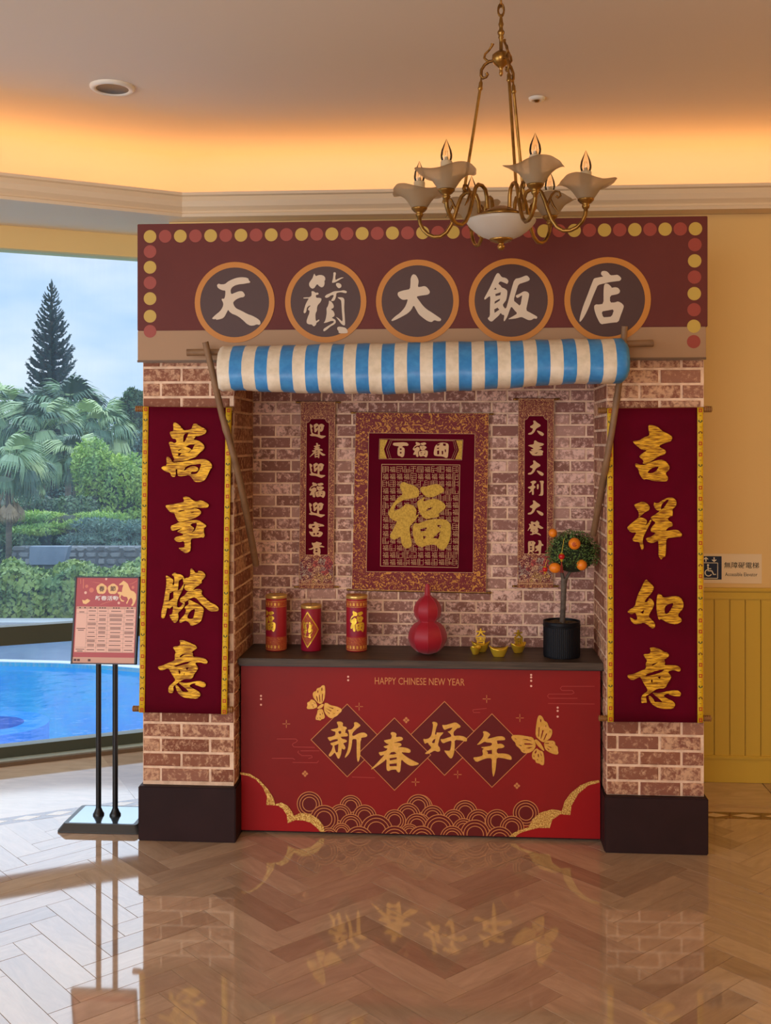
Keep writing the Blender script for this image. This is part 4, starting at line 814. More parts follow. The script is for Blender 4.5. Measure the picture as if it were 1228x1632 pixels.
# ------------------------------------------------------------------ awning
aw = thing('awning', 'blue and white striped awning rolled over a bamboo pole across the booth', 'awning', (-.18, -.1, 1.9))
sect = [(.10, 1.925), (.0, 1.936), (-.062, 1.946), (-.078, 1.99), (-.10, 2.021), (-.16, 2.028), (-.22, 2.017), (-.275, 1.992), (-.315, 1.955), (-.335, 1.915), (-.335, 1.880), (-.315, 1.855), (-.25, 1.848), (-.14, 1.862), (.0, 1.885)]
NS = 32; sub = 3; mb = MB(); cols_ = NS*sub+1; rows_ = len(sect)
rr = random.Random(5)
for i in range(cols_):
    f = i/(cols_-1)
    for j, (y, z) in enumerate(sect):
        v = j/(rows_-1)
        xa = -.962+1.600*f; xb = -.925+1.545*f
        x = xa+(xb-xa)*min(1, v*1.4)
        lift = -.012+.03*f
        low = (-.008-.030*math.sin(PI*min(1, f*1.15))**1.5+.026*f)*max(0, (v-.4)/.6)
        up = lift*(1-v)
        wob = .0025*math.sin(f*61+j*.9)+.002*math.sin(f*23-j)+rr.uniform(-.0012, .0012)
        if i == cols_-1: y, z = y*.9-.02, 1.93+(z-1.93)*.82
        if j >= 10: y -= .10*f*(j-9)/3*0
        mb.v.append((x, y+wob-(.03*f if j < 11 else 0), z+up+low+wob*.6))
for i in range(cols_-1):
    for j in range(rows_-1):
        mb.f.append((i*rows_+j, i*rows_+j+1, (i+1)*rows_+j+1, (i+1)*rows_+j)); mb.m.append(0 if (i//sub) % 2 == 0 else 1); mb.sm.append(True)
can = mb.build('striped_canopy', [M_OFFW, M_BLUE], aw)
md = can.modifiers.new('thick', 'SOLIDIFY'); md.thickness = .0022; md.offset = 0
def stick(name, P, r0, r1, nodes=()):
    m2 = MB(); P = [Vector(p) for p in P]; n = len(P)
    path = []; rad = []
    for i in range(n-1):
        for k in range(6):
            f = k/6; path.append(P[i].lerp(P[i+1], f)); rad.append(0)
    path.append(P[-1]); m = len(path)
    for i in range(m):
        f = i/(m-1); rad_ = r0+(r1-r0)*f
        if any(abs(f-q) < .5/m for q in nodes): rad_ *= 1.16
        if i < len(rad): rad[i] = rad_
        else: rad.append(rad_)
    m2.tube(path, rad, 10); return m2.build(name, M_BAMBOO, aw)
a, b = at(298, 562, -.10), at(1040, 547, -.10)
stick('cross_pole', [a, a.lerp(b, .5)+Vector((0, 0, -.004)), b], .0125, .0125, (.03, .2, .4, .6, .8, .975))
stick('support_pole', [at(327, 545, -.145), at(341, 605, -.12), at(354, 663, -.088), at(372, 726, -.068), at(384, 775, -.02), at(396, 836, .09), at(408, 900, .22)], .0125, .0145, (.2, .4, .75))
stick('support_pole', [at(995, 520, -.15), at(991, 578, -.135), at(984, 625, -.10), at(974, 690, -.082), at(966, 736, -.066), at(956, 792, .04), at(945, 852, .18)], .012, .0135, (.1, .35, .7))

# ------------------------------------------------------------------ long velvet banners
def banner(names, xpx, label, rods):
    (tl, tr, bl, br) = xpx
    Yb = -.031
    P = [at(*p, Yb) for p in (tl, tr, bl, br)]
    ztop_, zbot = (P[0].z+P[1].z)/2, (P[2].z+P[3].z)/2
    t = thing('velvet_banner', label, 'banner', ((P[0].x+P[1].x)/2, Yb, ztop_))
    def pos(u, v):                                                     # u across, v down
        a = P[0].lerp(P[1], u); b = P[2].lerp(P[3], u); q = a.lerp(b, v)
        return (q.x, Yb-.0035*abs(math.sin(u*5+v*7))*v, q.z)
    def sheet(u0, u1, y_off, th, n=8, m=24):
        m2 = MB()
        for i in range(n+1):
            for j in range(m+1):
                q = pos(u0+(u1-u0)*i/n, j/m); m2.v.append((q[0], q[1]+y_off, q[2]))
        for i in range(n):
            for j in range(m):
                m2.f.append((i*(m+1)+j, i*(m+1)+j+1, (i+1)*(m+1)+j+1, (i+1)*(m+1)+j)); m2.m.append(0); m2.sm.append(True)
        return m2
    o = sheet(0, 1, 0, 0).build('velvet_cloth', M_VELVET, t); s_ = o.modifiers.new('thick', 'SOLIDIFY'); s_.thickness = .003; s_.offset = -1
    wdt = P[1].x-P[0].x; rw = .0235/wdt
    for u0, u1 in ((0, rw), (1-rw, 1)):
        ro2 = sheet(u0, u1, -.0034, 0, 2, 24).build('ribbon_trim', M_YRIB, t); s_ = ro2.modifiers.new('thick', 'SOLIDIFY'); s_.thickness = .0012; s_.offset = -1
        mt = MB(); nm = 57
        for k in range(nm):
            v = (k+.5)/nm; c = pos((u0+u1)/2, v); yy = c[1]-.0038
            if k % 2 == 0:
                j = (k//2) % 4; mi = (0, 1, 2, 0)[j]; r_ = .0066
                if j == 0 or j == 3:
                    sq = [(c[0]-r_, c[2]-r_*1.1), (c[0]+r_, c[2]-r_*1.1), (c[0]+r_, c[2]+r_*1.1), (c[0]-r_, c[2]+r_*1.1)]; h2 = [(c[0]+(x-c[0])*.5, c[2]+(z-c[2])*.5) for x, z in sq]
                    mt.poly([sq, h2], yy, .0004, mi)
                else:
                    s2 = 1 if j == 1 else -1
                    mt.poly([[(c[0]-r_*1.2, c[2]+s2*.005), (c[0]-r_*1.2, c[2]-s2*.001), (c[0], c[2]-s2*.0055), (c[0]+r_*1.2, c[2]-s2*.001), (c[0]+r_*1.2, c[2]+s2*.005), (c[0]+r_*.5, c[2]+s2*.005), (c[0]+r_*.5, c[2]), (c[0], c[2]-s2*.002), (c[0]-r_*.5, c[2]), (c[0]-r_*.5, c[2]+s2*.005)]], yy, .0004, mi)
            else: line2(mt, (c[0]-.004, c[2]), (c[0]+.004, c[2]), .0014, yy, .0003, 2)
        mt.build('woven_motif', M_MOT, ro2, kind='stuff')
    for (a, b), zo in rods:
        A, B = at(*a, Yb-.002), at(*b, Yb-.002); m2 = MB(); d = B-A; nn_ = 40; path = [A+d*(i/nn_) for i in range(nn_+1)]
        rad = [.0105]*(nn_+1)
        m2.tube([A+Vector((0,.0125,0)), B+Vector((0,.0125,0))], .0095, 12)
        for e_, dr_ in ((A, 1), (B, -1)):
            ux = d.normalized()*dr_
            for q in range(4): m2.tube([e_+ux*(.002+.0075*q)+Vector((0,.0125,0)), e_+ux*(.0065+.0075*q)+Vector((0,.0125,0))], .0128, 12)
        m2.build('wooden_rod', M_RODW, t)
    for g in names: glyph(G[g], Yb-.0072, .003).build('gold_character', M_FOIL, t)
    return t
banner(('wan', 'shi', 'sheng', 'yil'), ((228, 648), (369, 650), (222, 1135), (362, 1138)), 'maroon velvet banner with four gold characters on the pillar by the window', ((((214.5, 651.5), (371, 652)), 0), (((210, 1130.5), (370, 1132)), 0)))
banner(('ji', 'xiang', 'ru', 'yir'), ((967, 651), (1120, 649.5), (967.5, 1150), (1120, 1151.5)), 'maroon velvet banner with four gold characters on the pillar by the wainscot', ((((953, 654), (1135, 652)), 0), (((954, 1146), (1134, 1146)), 0)))

# ------------------------------------------------------------------ hanging scrolls on the back wall
SY = BWY-.0145
def sq(px, py): v = at(px, py, SY); return (v.x, v.z)
def pxpoly(mb, ps, y, th, mi=0): mb.poly([[sq(*p) for p in ps]], y, th, mi)
def frame_lines(mb, ps, w_, y, th=.0003):
    for i in range(len(ps)): line2(mb, sq(*ps[i]), sq(*ps[(i+1) % len(ps)]), w_, y, th)
PPS = ppm(-.2, SY)
def rod(t, a, b, m, r, fin):
    A, B = at(*a, SY), at(*b, SY); A.y = B.y = SY+.0042; r = min(r, .0045); m2 = MB(); m2.tube([A, B], r, 10)
    m2.build('scroll_rod', M_IRON, t); 
    d = (B-A).normalized()
    for e_, s_ in ((A, -1), (B, 1)): m3 = MB(); m3.tube([e_-d*s_*.002, e_+d*s_*.004, e_+d*s_*.007, e_+d*s_*.012], [r*.8, r*1.25, r*.8, r*1.2], 10); m3.build('rod_finial', M_BRASS, t)
def narrow(tl, br, dx_bot, chars, label, ydelta=0):
    x0_, y0_ = tl; x1_, y1_ = br; w_ = x1_-x0_
    # outline leans slightly with the hang
    def q(u, v): return (x0_+w_*u+dx_bot*v, y0_+(y1_-y0_)*v)
    A = at(*q(.5, 0), SY); t = thing('couplet_scroll', label, 'scroll', (A.x, SY, A.z))
    mb = MB(); pxpoly(mb, [q(0,0), q(0,1), q(1,1), q(1,0)], SY, .0015); mb.build('brocade_ground', M_BROC, t)
    mb = MB(); yy = SY-.0016
    ps = [q(.175,.115), q(.175,.82), q(.825,.82), q(.825,.115), q(.75,.108), q(.70,.092), q(.30,.092), q(.25,.108)]
    pxpoly(mb, ps, yy, .0004); mb.build('maroon_field', M_VELVET, t)
    mb = MB(); frame_lines(mb, ps, .0014, yy-.0004); frame_lines(mb, [q(.01,.005), q(.01,.98), q(.99,.98), q(.99,.005)], .0012, yy); line2(mb, sq(*q(0,.975)), sq(*q(1,.975)), .002, yy); mb.build('gold_piping', M_GOLDTL, t)
    mb = MB(); pxpoly(mb, [q(.02,.86), q(.02,.968), q(.98,.968), q(.98,.86), q(.8,.82), q(.5,.85), q(.2,.82)], yy, .0006); mb.build('figured_foot', M_TOY, t)
    for k, (kind, val) in enumerate(chars):
        v = .157+.1053*k; m2 = MB()
        if kind == 'g':
            x0g, y0g, kk, sh = G[val]
            al = [p for s_ in sh for h_ in s_ for p in pts(h_)]; mnx, mxx = min(p[0] for p in al), max(p[0] for p in al); mny, mxy = min(p[1] for p in al), max(p[1] for p in al)
            c = q(.5, v); ww, hh = 25.5, 24.5
            mp_ = lambda a, b, c=c: at(c[0]+((a-x0g)*kk-(mnx+mxx)/2)/(mxx-mnx)*ww, c[1]+((b-y0g)*kk-(mny+mxy)/2)/(mxy-mny)*hh, SY)
            m2 = glyph(G[val], SY-.0021, .0012, mp_)
        else:
            c = q(.5, v); a, b = sq(c[0]-12.6, c[1]+12.2), sq(c[0]+12.6, c[1]-12.2)
            text_on(m2, val, a[0], a[1], b[0], b[1], SY-.0021, .0012, .014)
        m2.build('gold_character', M_GOLDTL, t)
    rod(t, (q(-.07, .004)), q(1.07, .004), 0, .0058, 0); rod(t, (q(-.07, .992)), q(1.07, .992), 0, .0058, 0)
    return t
ych = [('g', 'ying'), ('g', 'chun'), ('g', 'ying'), ('g', 'fu'), ('g', 'ying'), ('g', 'fuu'), ('g', 'gui')]
narrow((479, 640), (534.5, 938), -3, ych, 'narrow maroon couplet scroll on the window side of the big centre scroll')
narrow((825.5, 635), (882.5, 937), -1.5, [('g', 'xda'), ('g', 'xji'), ('g', 'xda'), ('g', 'li'), ('g', 'xda'), ('g', 'facai'), ('g', 'cai')], 'narrow maroon couplet scroll behind the little orange tree')
bs = thing('centre_scroll', 'large maroon and gold brocade scroll with one big gold character', 'scroll', (-.18, SY, 1.77))
C4 = [(567, 657.5), (560.5, 939), (774, 944), (778.5, 659)]
mb = MB(); pxpoly(mb, C4, SY, .0015); mb.build('brocade_ground', M_BROC2, bs)
I4 = [(587.5, 690), (583.5, 911), (753.5, 912.5), (756.5, 691.5)]
mb = MB(); pxpoly(mb, I4, SY-.0016, .0004); mb.build('maroon_field', M_VELVET, bs)
G4 = [(608, 740), (606, 902), (729.5, 904.5), (732.5, 741)]
T4 = [(604.5, 699.5), (603.5, 731.5), (735.5, 733), (737.5, 701)]
mb = MB(); frame_lines(mb, I4, .0016, SY-.002); frame_lines(mb, G4, .002, SY-.002); frame_lines(mb, T4, .0012, SY-.002); frame_lines(mb, C4, .001, SY-.0016)
frame_lines(mb, [(622, 701), (615.5, 716), (620, 731), (722, 732), (728, 717), (724, 702)], .001, SY-.002); frame_lines(mb, [(624.5, 701.5), (618.5, 716), (623, 731), (719, 731.5), (725, 717), (721.5, 702.5)], .0008, SY-.002); mb.build('gold_piping', M_GOLDTL, bs)
mb = MB(); pxpoly(mb, [(605.5, 700.5), (604.5, 730.5), (616, 730.8), (611.5, 716), (617.5, 701)], SY-.002, .0005); mb.build('gold_chevron', M_GOLDT, bs); mb = MB(); pxpoly(mb, [(736.5, 702), (735, 732), (725, 731.6), (731, 717), (726.5, 702)], SY-.002, .0005); mb.build('gold_chevron', M_GOLDT, bs)
for ch in ('bai', 'tu'): glyph(G[ch], SY-.002, .001).build('gold_character', M_GOLDTL, bs)
x0g, y0g, kk, sh = G['fu']
def fumap(cx, cy, w_, h_):
    return lambda a, b: at(cx+((a-x0g)*kk-595)/1020*w_, cy+((b-y0g)*kk-635)/1110*h_, SY)
glyph(G['fu'], SY-.002, .001, fumap(669.5, 716.5, 24, 24.5)).build('gold_character', M_GOLDTL, bs)
# field of a hundred small characters in thin gold outline
mb = MB(); nx, ny = 11, 14
for i in range(nx):
    for j in range(ny):
        u0, v0 = 608.8+(731-608.8)*i/nx, 742.5+(901.5-742.5)*j/ny
        cx, cy = u0+5.4, v0+5.6
        if 100 < (cx-610)*10.2 < 1000 and 150 < (cy-760)*10.2 < 1050: 
            pass
        a, b = sq(u0+.9, v0+10.2), sq(u0+9.8, v0+1.0)
        rr_ = random.Random(i*31+j)
        if rr_.random() < .55: text_on(mb, '福', a[0], a[1], b[0], b[1], SY-.002, .0003, -.012)
        else:
            wl_ = .00135; n_ = rr_.choice((3, 4))
            for k in range(n_+1): f = k/n_; line2(mb, (a[0], a[1]+(b[1]-a[1])*f), (a[0]+(b[0]-a[0])*rr_.choice((.5, 1, 1)), a[1]+(b[1]-a[1])*f), wl_, SY-.002, .0003)
            for k in (0, rr_.choice((.33, .5, .66)), 1): line2(mb, (a[0]+(b[0]-a[0])*k, a[1]), (a[0]+(b[0]-a[0])*k, a[1]+(b[1]-a[1])*rr_.choice((.5, 1, 1))), wl_, SY-.002, .0003)
mb.build('small_characters', M_GOLDTL, bs, kind='stuff')
glyph(G['fu'], SY-.0034, .002).build('large_character', M_GOLDT, bs)
# dark outline round the big character
x_, y_, k_, shp = G['fu']
rod(bs, (563, 658), (782, 660), 0, .0052, 0); rod(bs, (556, 940), (778, 945), 0, .0052, 0)
# ------------------------------------------------------------------ things on the counter
M_PAPER = mat('red_paper', col(140, 16, 32, 1.5), .45); M_PAPER2 = mat('crimson_paper', col(128, 8, 36, 1.5), .5)
M_GFOIL = mat('bright_gold_foil', col(214, 176, 56, 1.35), .28, metal=.55, bump=(90, .3, .002))
M_TINGOLD = mat('gold_tin_rim', col(206, 170, 96, 1.3), .3, metal=.6)
M_REDFINE = brocade('fine_red_print', col(138, 22, 26, 1.5), col(190, 120, 50, 1.5), 170, .54, .6)
def cracker(px, pyb, pyt, rpx, label, kind, wick):
    B = fl(px, pyb-1.5, CTOP); B.y = min(max(B.y, .16), .30); P = ppm(B.x, B.y); r = rpx/P; h = (pyb-pyt)/P
    t = thing('firecracker_tube', label, 'firecracker', (B.x, B.y, CTOP), 'paper firecracker tubes on the counter')
    mb = MB(); mb.lathe([(.001, .001), (r*.97, .001), (r, .004), (r, h-.002), (r*.96, h)], 40, B); mb.build('paper_tube', M_PAPER2 if kind == 2 else M_PAPER, t)
    mb = MB()
    mb.lathe([(r*1.0, h-.014), (r*1.035, h-.013), (r*1.035, h-.002), (r*.98, h+.001), (r*.9, h-.003), (.001, h-.003)], 40, B); mb.build('gold_cap', M_TINGOLD, t)
    def wrap(a_c, z_c):                                                # flat offsets -> cylinder around the azimuth a_c (radians from the camera side)
        def f(u, v, dr=.0008):
            a = -PI/2+a_c+u/r; return (B.x+(r+dr)*math.cos(a), B.y+(r+dr)*math.sin(a), B.z+z_c+v)
        return f
    def wglyph(shp, ac, zc, ww, hh, flip=False):
        x0g, y0g, kk, sh = shp; al = [p for s_ in sh for p in pts(s_[0])]
        mnx, mxx = min(p[0] for p in al), max(p[0] for p in al); mny, mxy = min(p[1] for p in al), max(p[1] for p in al)
        f = wrap(ac, zc); s_ = -1 if flip else 1; m2 = MB()
        g_ = glyph(shp, 0, 0, lambda a, b: Vector((s_*(((a-x0g)*kk-(mnx+mxx)/2)/(mxx-mnx)*ww), 0, s_*(-(((b-y0g)*kk-(mny+mxy)/2)/(mxy-mny)*hh)))))
        
        def sub(a, b, c, n_):
            if n_ == 0 or max((a[0]-b[0])**2+(a[1]-b[1])**2, (b[0]-c[0])**2+(b[1]-c[1])**2, (c[0]-a[0])**2+(c[1]-a[1])**2) < (r*.22)**2: m2.add([f(a[0], a[1], .0011), f(b[0], b[1], .0011), f(c[0], c[1], .0011)], [(0, 1, 2)]); return
            ab, bc, ca = [((p[0]+q[0])/2, (p[1]+q[1])/2) for p, q in ((a, b), (b, c), (c, a))]
            for q in ((a, ab, ca), (ab, b, bc), (ca, bc, c), (ab, bc, ca)): sub(*q, n_-1)
        for fc in g_.f:
            if len(fc) == 3: sub(*[(g_.v[i][0], g_.v[i][2]) for i in fc], 4)
        return m2
    if kind != 2:
        ac = -.62 if kind == 1 else .16
        pm = MB(); n_ = 24
        f = wrap(ac, h*.5); R_ = r*.80
        pm.add([f(-R_+2*R_*i/n_, z_) for i in range(n_+1) for z_ in (-h*.21, h*.30)], [(2*i, 2*i+2, 2*i+3, 2*i+1) for i in range(n_)]); pm.build('crimson_patch', M_PAPER2, t)
        for z0_, z1_ in ((h*.04, h*.26), (h*.80, h*.90)):
            bnd = MB(); bnd.lathe([(r+.0004, z0_), (r+.0004, z1_)], 40, B); bnd.build('printed_band', M_REDFINE, t)
        wglyph(G['fu'], ac, h*.55, r*1.45, h*.38).build('gold_character', M_GFOIL, t)
        gm = MB()
        for zc in (h*.085, h*.85):
            for k in range(-3, 4):
                f2 = wrap(ac+k*.34, zc); a_ = r*.085; b_ = h*.026
                gm.add([f2(-a_, -b_), f2(a_, -b_), f2(a_, b_), f2(-a_, b_)], [(0,1,2,3)])
        for zc in (h*.03, h*.80, h*.905):
            gm.lathe([(r+.0009, zc-.0008), (r+.0009, zc+.0008)], 40, B)
        gm.build('gold_print', M_GOLDP, t, kind='stuff')
    else:
        ac = -.22; f = wrap(ac, h*.48); n_ = 12; ww = r*1.2; hh = h*.40
        def dia(s_, dr, mname, mm, hole=None):
            m2 = MB(); vs = []; fs = []
            for i in range(-n_, n_+1):
                u = ww*s_*i/n_; vv = hh*s_*(1-abs(i)/n_); vs += [f(u, -vv, dr), f(u, vv, dr)]
            for i in range(2*n_): fs.append((2*i, 2*i+2, 2*i+3, 2*i+1))
            m2.add(vs, fs); m2.build(mname, mm, t)
        dia(1.0, .0004, 'gold_diamond', M_GFOIL); dia(.90, .0007, 'brocade_diamond', M_REDFINE)
        m2 = MB(); n2_ = 28; c_ = [f(0, 0, .0016)]+[f(r*.66*math.cos(2*PI*k/n2_), r*.66*math.sin(2*PI*k/n2_), .0011) for k in range(n2_)]
        for k in range(n2_+1): pass
        m2.add(c_, [(0, 1+k, 1+(k+1) % n2_) for k in range(n2_)]); m2.build('red_roundel', M_PAPER, t)
        wglyph(G['fu'], ac, h*.48, r*1.05, h*.36, True).build('gold_character', M_GFOIL, t)
    wk = MB(); c = Vector((B.x, B.y, B.z+h-.002))
    if wick == 'loop': wk.tube([c+Vector((r*.5*math.cos(a_)-r*.6, -r*.3*math.cos(a_), .002+.016*max(0, math.sin(a_))-(.02 if a_ > 2.6 else 0))) for a_ in [i*3.3/10 for i in range(11)]], .0009, 6)
    elif wick == 'stick': wk.tube([c, c+Vector((-.001, 0, .012)), c+Vector((-.003, 0, .032))], .0014, 6)
    else: wk.tube([c+Vector((-r*.5, 0, 0)), c+Vector((-.002, 0, .006)), c+Vector((r*.4, 0, .001))], .001, 6)
    wk.build('fuse', M_PAPER if wick != 'stick' else mat('brown_fuse', col(120, 80, 56), .7), t)
cracker(440, 1037, 949, 16.6, 'red firecracker tube with its gold character turned aside, nearest the window', 1, 'loop')
cracker(495.5, 1037.5, 965, 16.1, 'short crimson firecracker tube with a gold diamond and upright fuse', 2, 'stick')
cracker(568, 1038, 949.5, 16.6, 'red firecracker tube with its whole gold character facing forward', 3, 'flat')
# red gourd lantern, eight sewn cloth panels
B = fl(681, 1037, CTOP); B.y = .22; B.x = at(681, 1037, .22).x; P = ppm(B.x, B.y)
t = thing('gourd_ornament', 'red cloth gourd ornament standing in the middle of the counter', 'ornament', (B.x, B.y, CTOP))
gp = [(9, 0.6), (18, 4), (26, 12), (30.5, 24), (30, 31), (27, 40), (21, 47.5), (14.5, 51), (13.5, 52), (16, 54), (20, 60), (21.8, 68), (21, 75), (17.5, 82), (12.5, 87.5), (6.5, 91), (4.6, 94), (4.0, 100), (3.2, 108), (2.2, 111)]
gp = [(a/P, b/P) for a, b in gp]
M_GOURD = mat('red_cloth', col(160, 6, 32, 1.15), .5, sheen=.2); M_SEAM = mat('seam_pink', col(150, 40, 52, 1.3), .6)
for k in range(8):
    a0 = -PI/2+.06+k*PI/4; mb = MB(); nseg = 4; vs = []
    for r_, z_ in gp:
        for i in range(nseg+1):
            a = a0+PI/4*i/nseg; bulge = math.cos(PI/8)/math.cos((i/nseg-.5)*PI/4)*.6+.4
            vs.append((B.x+r_*bulge*math.cos(a), B.y+r_*bulge*math.sin(a), CTOP+z_))
    m_ = nseg+1; mb.add(vs, [(j*m_+i, j*m_+i+1, (j+1)*m_+i+1, (j+1)*m_+i) for j in range(len(gp)-1) for i in range(nseg)], 0, True)
    po = mb.build('cloth_panel', M_GOURD, t)
    sm = MB(); sm.tube([(B.x+r_*1.005*math.cos(a0), B.y+r_*1.005*math.sin(a0), CTOP+z_) for r_, z_ in gp[1:]], .0011, 5); sm.build('seam', M_SEAM, po)
mb = MB(); mb.lathe([(.001, gp[-1][1]+.001), (gp[-1][0], gp[-1][1])], 12, (B.x, B.y, CTOP)); mb.build('tip', M_GOURD, t)
# gold ingots
M_INGOT = mat('gold_ingot', col(216, 176, 52, 1.5), .3, metal=.6)
def ingot(px, pyb, wpx, rot, label, word=None):
    B = fl(px, pyb-3, CTOP); B.y = min(B.y, .335); P = ppm(B.x, B.y); a = wpx/2/P; b = a*.62; h = a*.98
    t = thing('gold_ingot', label, 'ornament', (B.x, B.y, CTOP), 'gold ingots on the counter')
    cr, sr = math.cos(rot), math.sin(rot); mb = MB(); n_ = 32; vs = []
    def put(x, y, z): return (B.x+x*cr-y*sr, B.y+x*sr+y*cr, CTOP+.0005+z)
    rings = [(.52, .0, 0), (.60, .10, .0), (.78, .42, .12), (.95, .72, .55), (1.0, .80, .72), (.97, .82, .72), (.86, .66, .5), (.70, .52, .2), (.60, .50, .0)]
    for s_, z_, e_ in rings:
        for k in range(n_):
            th = 2*PI*k/n_; c2 = math.cos(th)**2
            up = (c2**1.5)*e_*.50
            vs.append(put(a*s_*math.cos(th), b*s_*math.sin(th), h*(z_+up)))
    m_ = len(rings); mb.add(vs, [(j*n_+k, j*n_+(k+1) % n_, (j+1)*n_+(k+1) % n_, (j+1)*n_+k) for j in range(m_-1) for k in range(n_)], 0, True)
    mb.add([put(a*.52*math.cos(2*PI*k/n_), b*.52*math.sin(2*PI*k/n_), 0) for k in range(n_)], [tuple(range(n_))[::-1]])
    mb.build('boat_body', M_INGOT, t)
    dm = MB(); dn = []
    for j in range(7):
        q = j/6*PI/2
        for k in range(n_): dn.append(put(a*.62*math.cos(q)*math.cos(2*PI*k/n_), b*.66*math.cos(q)*math.sin(2*PI*k/n_), h*(.42+.42*math.sin(q))))
    dm.add(dn, [(j*n_+k, j*n_+(k+1) % n_, (j+1)*n_+(k+1) % n_, (j+1)*n_+k) for j in range(6) for k in range(n_)], 0, True); dm.build('dome', M_INGOT, t)
    if word:
        wm = MB(); z = h*.78; wd = 16/P; hh = 13/P
        for ch in word[::-1]:
            for th in (-.0022, .0022):
                text_on(wm, ch, -wd/2, z, wd/2, z+hh, 0, 0, .028, fit=lambda x, zz, th=th: put(x, th-.0, zz))
            vs_, fs_, bb = text_polys(ch, .028); z += hh*.93
        # side walls of the standing characters
        sd = MB(); sd.v = wm.v; sd.f = wm.f; sd.m = wm.m; sd.sm = wm.sm
        o = sd.build('standing_characters', M_INGOT, t); md_ = o.modifiers.new('thick', 'SOLIDIFY'); md_.thickness = .003; md_.offset = 0
    return t
ingot(765.5, 1041.5, 30, .05, 'gold ingot carrying two standing characters, beside the red gourd', '大吉')
ingot(757.5, 1045.5, 25, 1.15, 'small gold ingot turned end-on in front of the lettered one')
ingot(794.5, 1049.5, 31, .02, 'plain gold ingot with a domed top, nearest the counter edge')
ingot(825.5, 1043, 28, .6, 'gold ingot with standing characters turned askew, beside the black pot', '大利')
# little orange tree in a black pot
B = at(894.5, 1046, .20); B.z = CTOP; P = ppm(B.x, B.y)
t = thing('orange_tree', 'little artificial orange tree with round green crown in a ribbed black pot', 'potted tree', (B.x, B.y, CTOP))
M_POT = mat('black_ribbed_pot', col(14, 16, 22), .5, spec=.25); r0, hp = 29.5/P, 57/P
mb = MB(); n_ = 120; pr = [(.86, 0.001), (.97, .012), (.985, .06), (.985, .85), (1.0, .86), (1.01, .90), (.985, .91), (.985, .98), (1.0, 1.0), (.94, 1.0), (.92, .93)]
vs = []
for j, (s_, z_) in enumerate(pr):
    for k in range(n_):
        rib = .985 if (k % 2 and 2 <= j <= 3) else 1; vs.append((B.x+r0*s_*rib*math.cos(2*PI*k/n_), B.y+r0*s_*rib*math.sin(2*PI*k/n_), CTOP+hp*z_+(.0004 if j == 0 else 0)))
mb.add(vs, [(j*n_+k, j*n_+(k+1) % n_, (j+1)*n_+(k+1) % n_, (j+1)*n_+k) for j in range(len(pr)-1) for k in range(n_)]); mb.build('pot', M_POT, t)
mb = MB(); rs = random.Random(2); n_ = 24; vs = [(B.x, B.y, CTOP+hp*.955)]
for q in range(1, 5):
    for k in range(n_): vs.append((B.x+r0*.93*q/4*math.cos(2*PI*k/n_), B.y+r0*.93*q/4*math.sin(2*PI*k/n_), CTOP+hp*(.94+rs.uniform(-.012, .02))))
mb.add(vs, [(0, 1+k, 1+(k+1) % n_) for k in range(n_)]+[(1+q*n_+k, 1+(q+1)*n_+k, 1+(q+1)*n_+(k+1) % n_, 1+q*n_+(k+1) % n_) for q in range(3) for k in range(n_)])
mb.build('soil', mat('mossy_soil', col(96, 78, 40, 1.2), .9, vary=(60, col(60, 46, 30), .4, .6), bump=(80, .8, .004)), t)
M_BARK = mat('grey_bark', col(96, 84, 72, 1.3), .8, vary=(40, col(70, 58, 50, 1.3), .4, .65), bump=(60, .5, .003))
YT = B.y
def tp(px, py, dy=0): v = at(px, py, YT); return (v.x, v.y+dy, v.z)
mb = MB(); mb.tube([tp(895.5, 998), tp(896.5, 975), tp(897.5, 950), tp(898, 930), tp(899, 922)], [4.6/P, 4.2/P, 4.3/P, 5.0/P, 5.6/P], 10)
mb.tube([tp(897.5, 926), tp(895, 914), tp(893.5, 904), tp(893, 890)], [3.2/P, 2.8/P, 2.4/P, 1.6/P], 8); mb.tube([tp(900, 926), tp(905, 916), tp(912, 906), tp(918, 893)], [3.0/P, 2.4/P, 2.0/P, 1.4/P], 8)
mb.build('trunk', M_BARK, t)
M_LEAF = mat('dark_green_leaf', col(66, 90, 40, 1.5), .55, vary=(30, col(96, 120, 56, 1.5), .4, .7))
mb = MB(); rs = random.Random(4); C0 = Vector(tp(912, 882)); 
for i in range(3600):
    d = Vector((rs.gauss(0,1), rs.gauss(0,1), rs.gauss(0,1))).normalized(); k = rs.uniform(.78, 1.03)
    if d.z < -.5: k *= .82
    c = C0+Vector((d.x*41/P*k, d.y*34/P*k, d.z*37/P*k*(1 if d.z > 0 else .92)))
    a = Vector((rs.gauss(0,1), rs.gauss(0,1), rs.gauss(0,1))).normalized(); a = (a+d*.9).normalized(); b = a.cross(d).normalized() if a.cross(d).length > .01 else Vector((1,0,0)); l_ = rs.uniform(2.2, 3.8)/P; wd = l_*.34
    mb.add([c, c+a*l_*.5+b*wd, c+a*l_, c+a*l_*.5-b*wd], [(0,1,2,3)])
mb.build('leaves', M_LEAF, t, kind='stuff')
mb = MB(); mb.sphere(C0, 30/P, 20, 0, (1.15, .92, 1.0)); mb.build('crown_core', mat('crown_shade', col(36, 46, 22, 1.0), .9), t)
M_ORANGE = mat('orange_fruit', col(232, 124, 24, 1.35), .4, bump=(140, .25, .002)); M_NAVEL = mat('orange_navel', col(176, 74, 8, 1.3), .5)
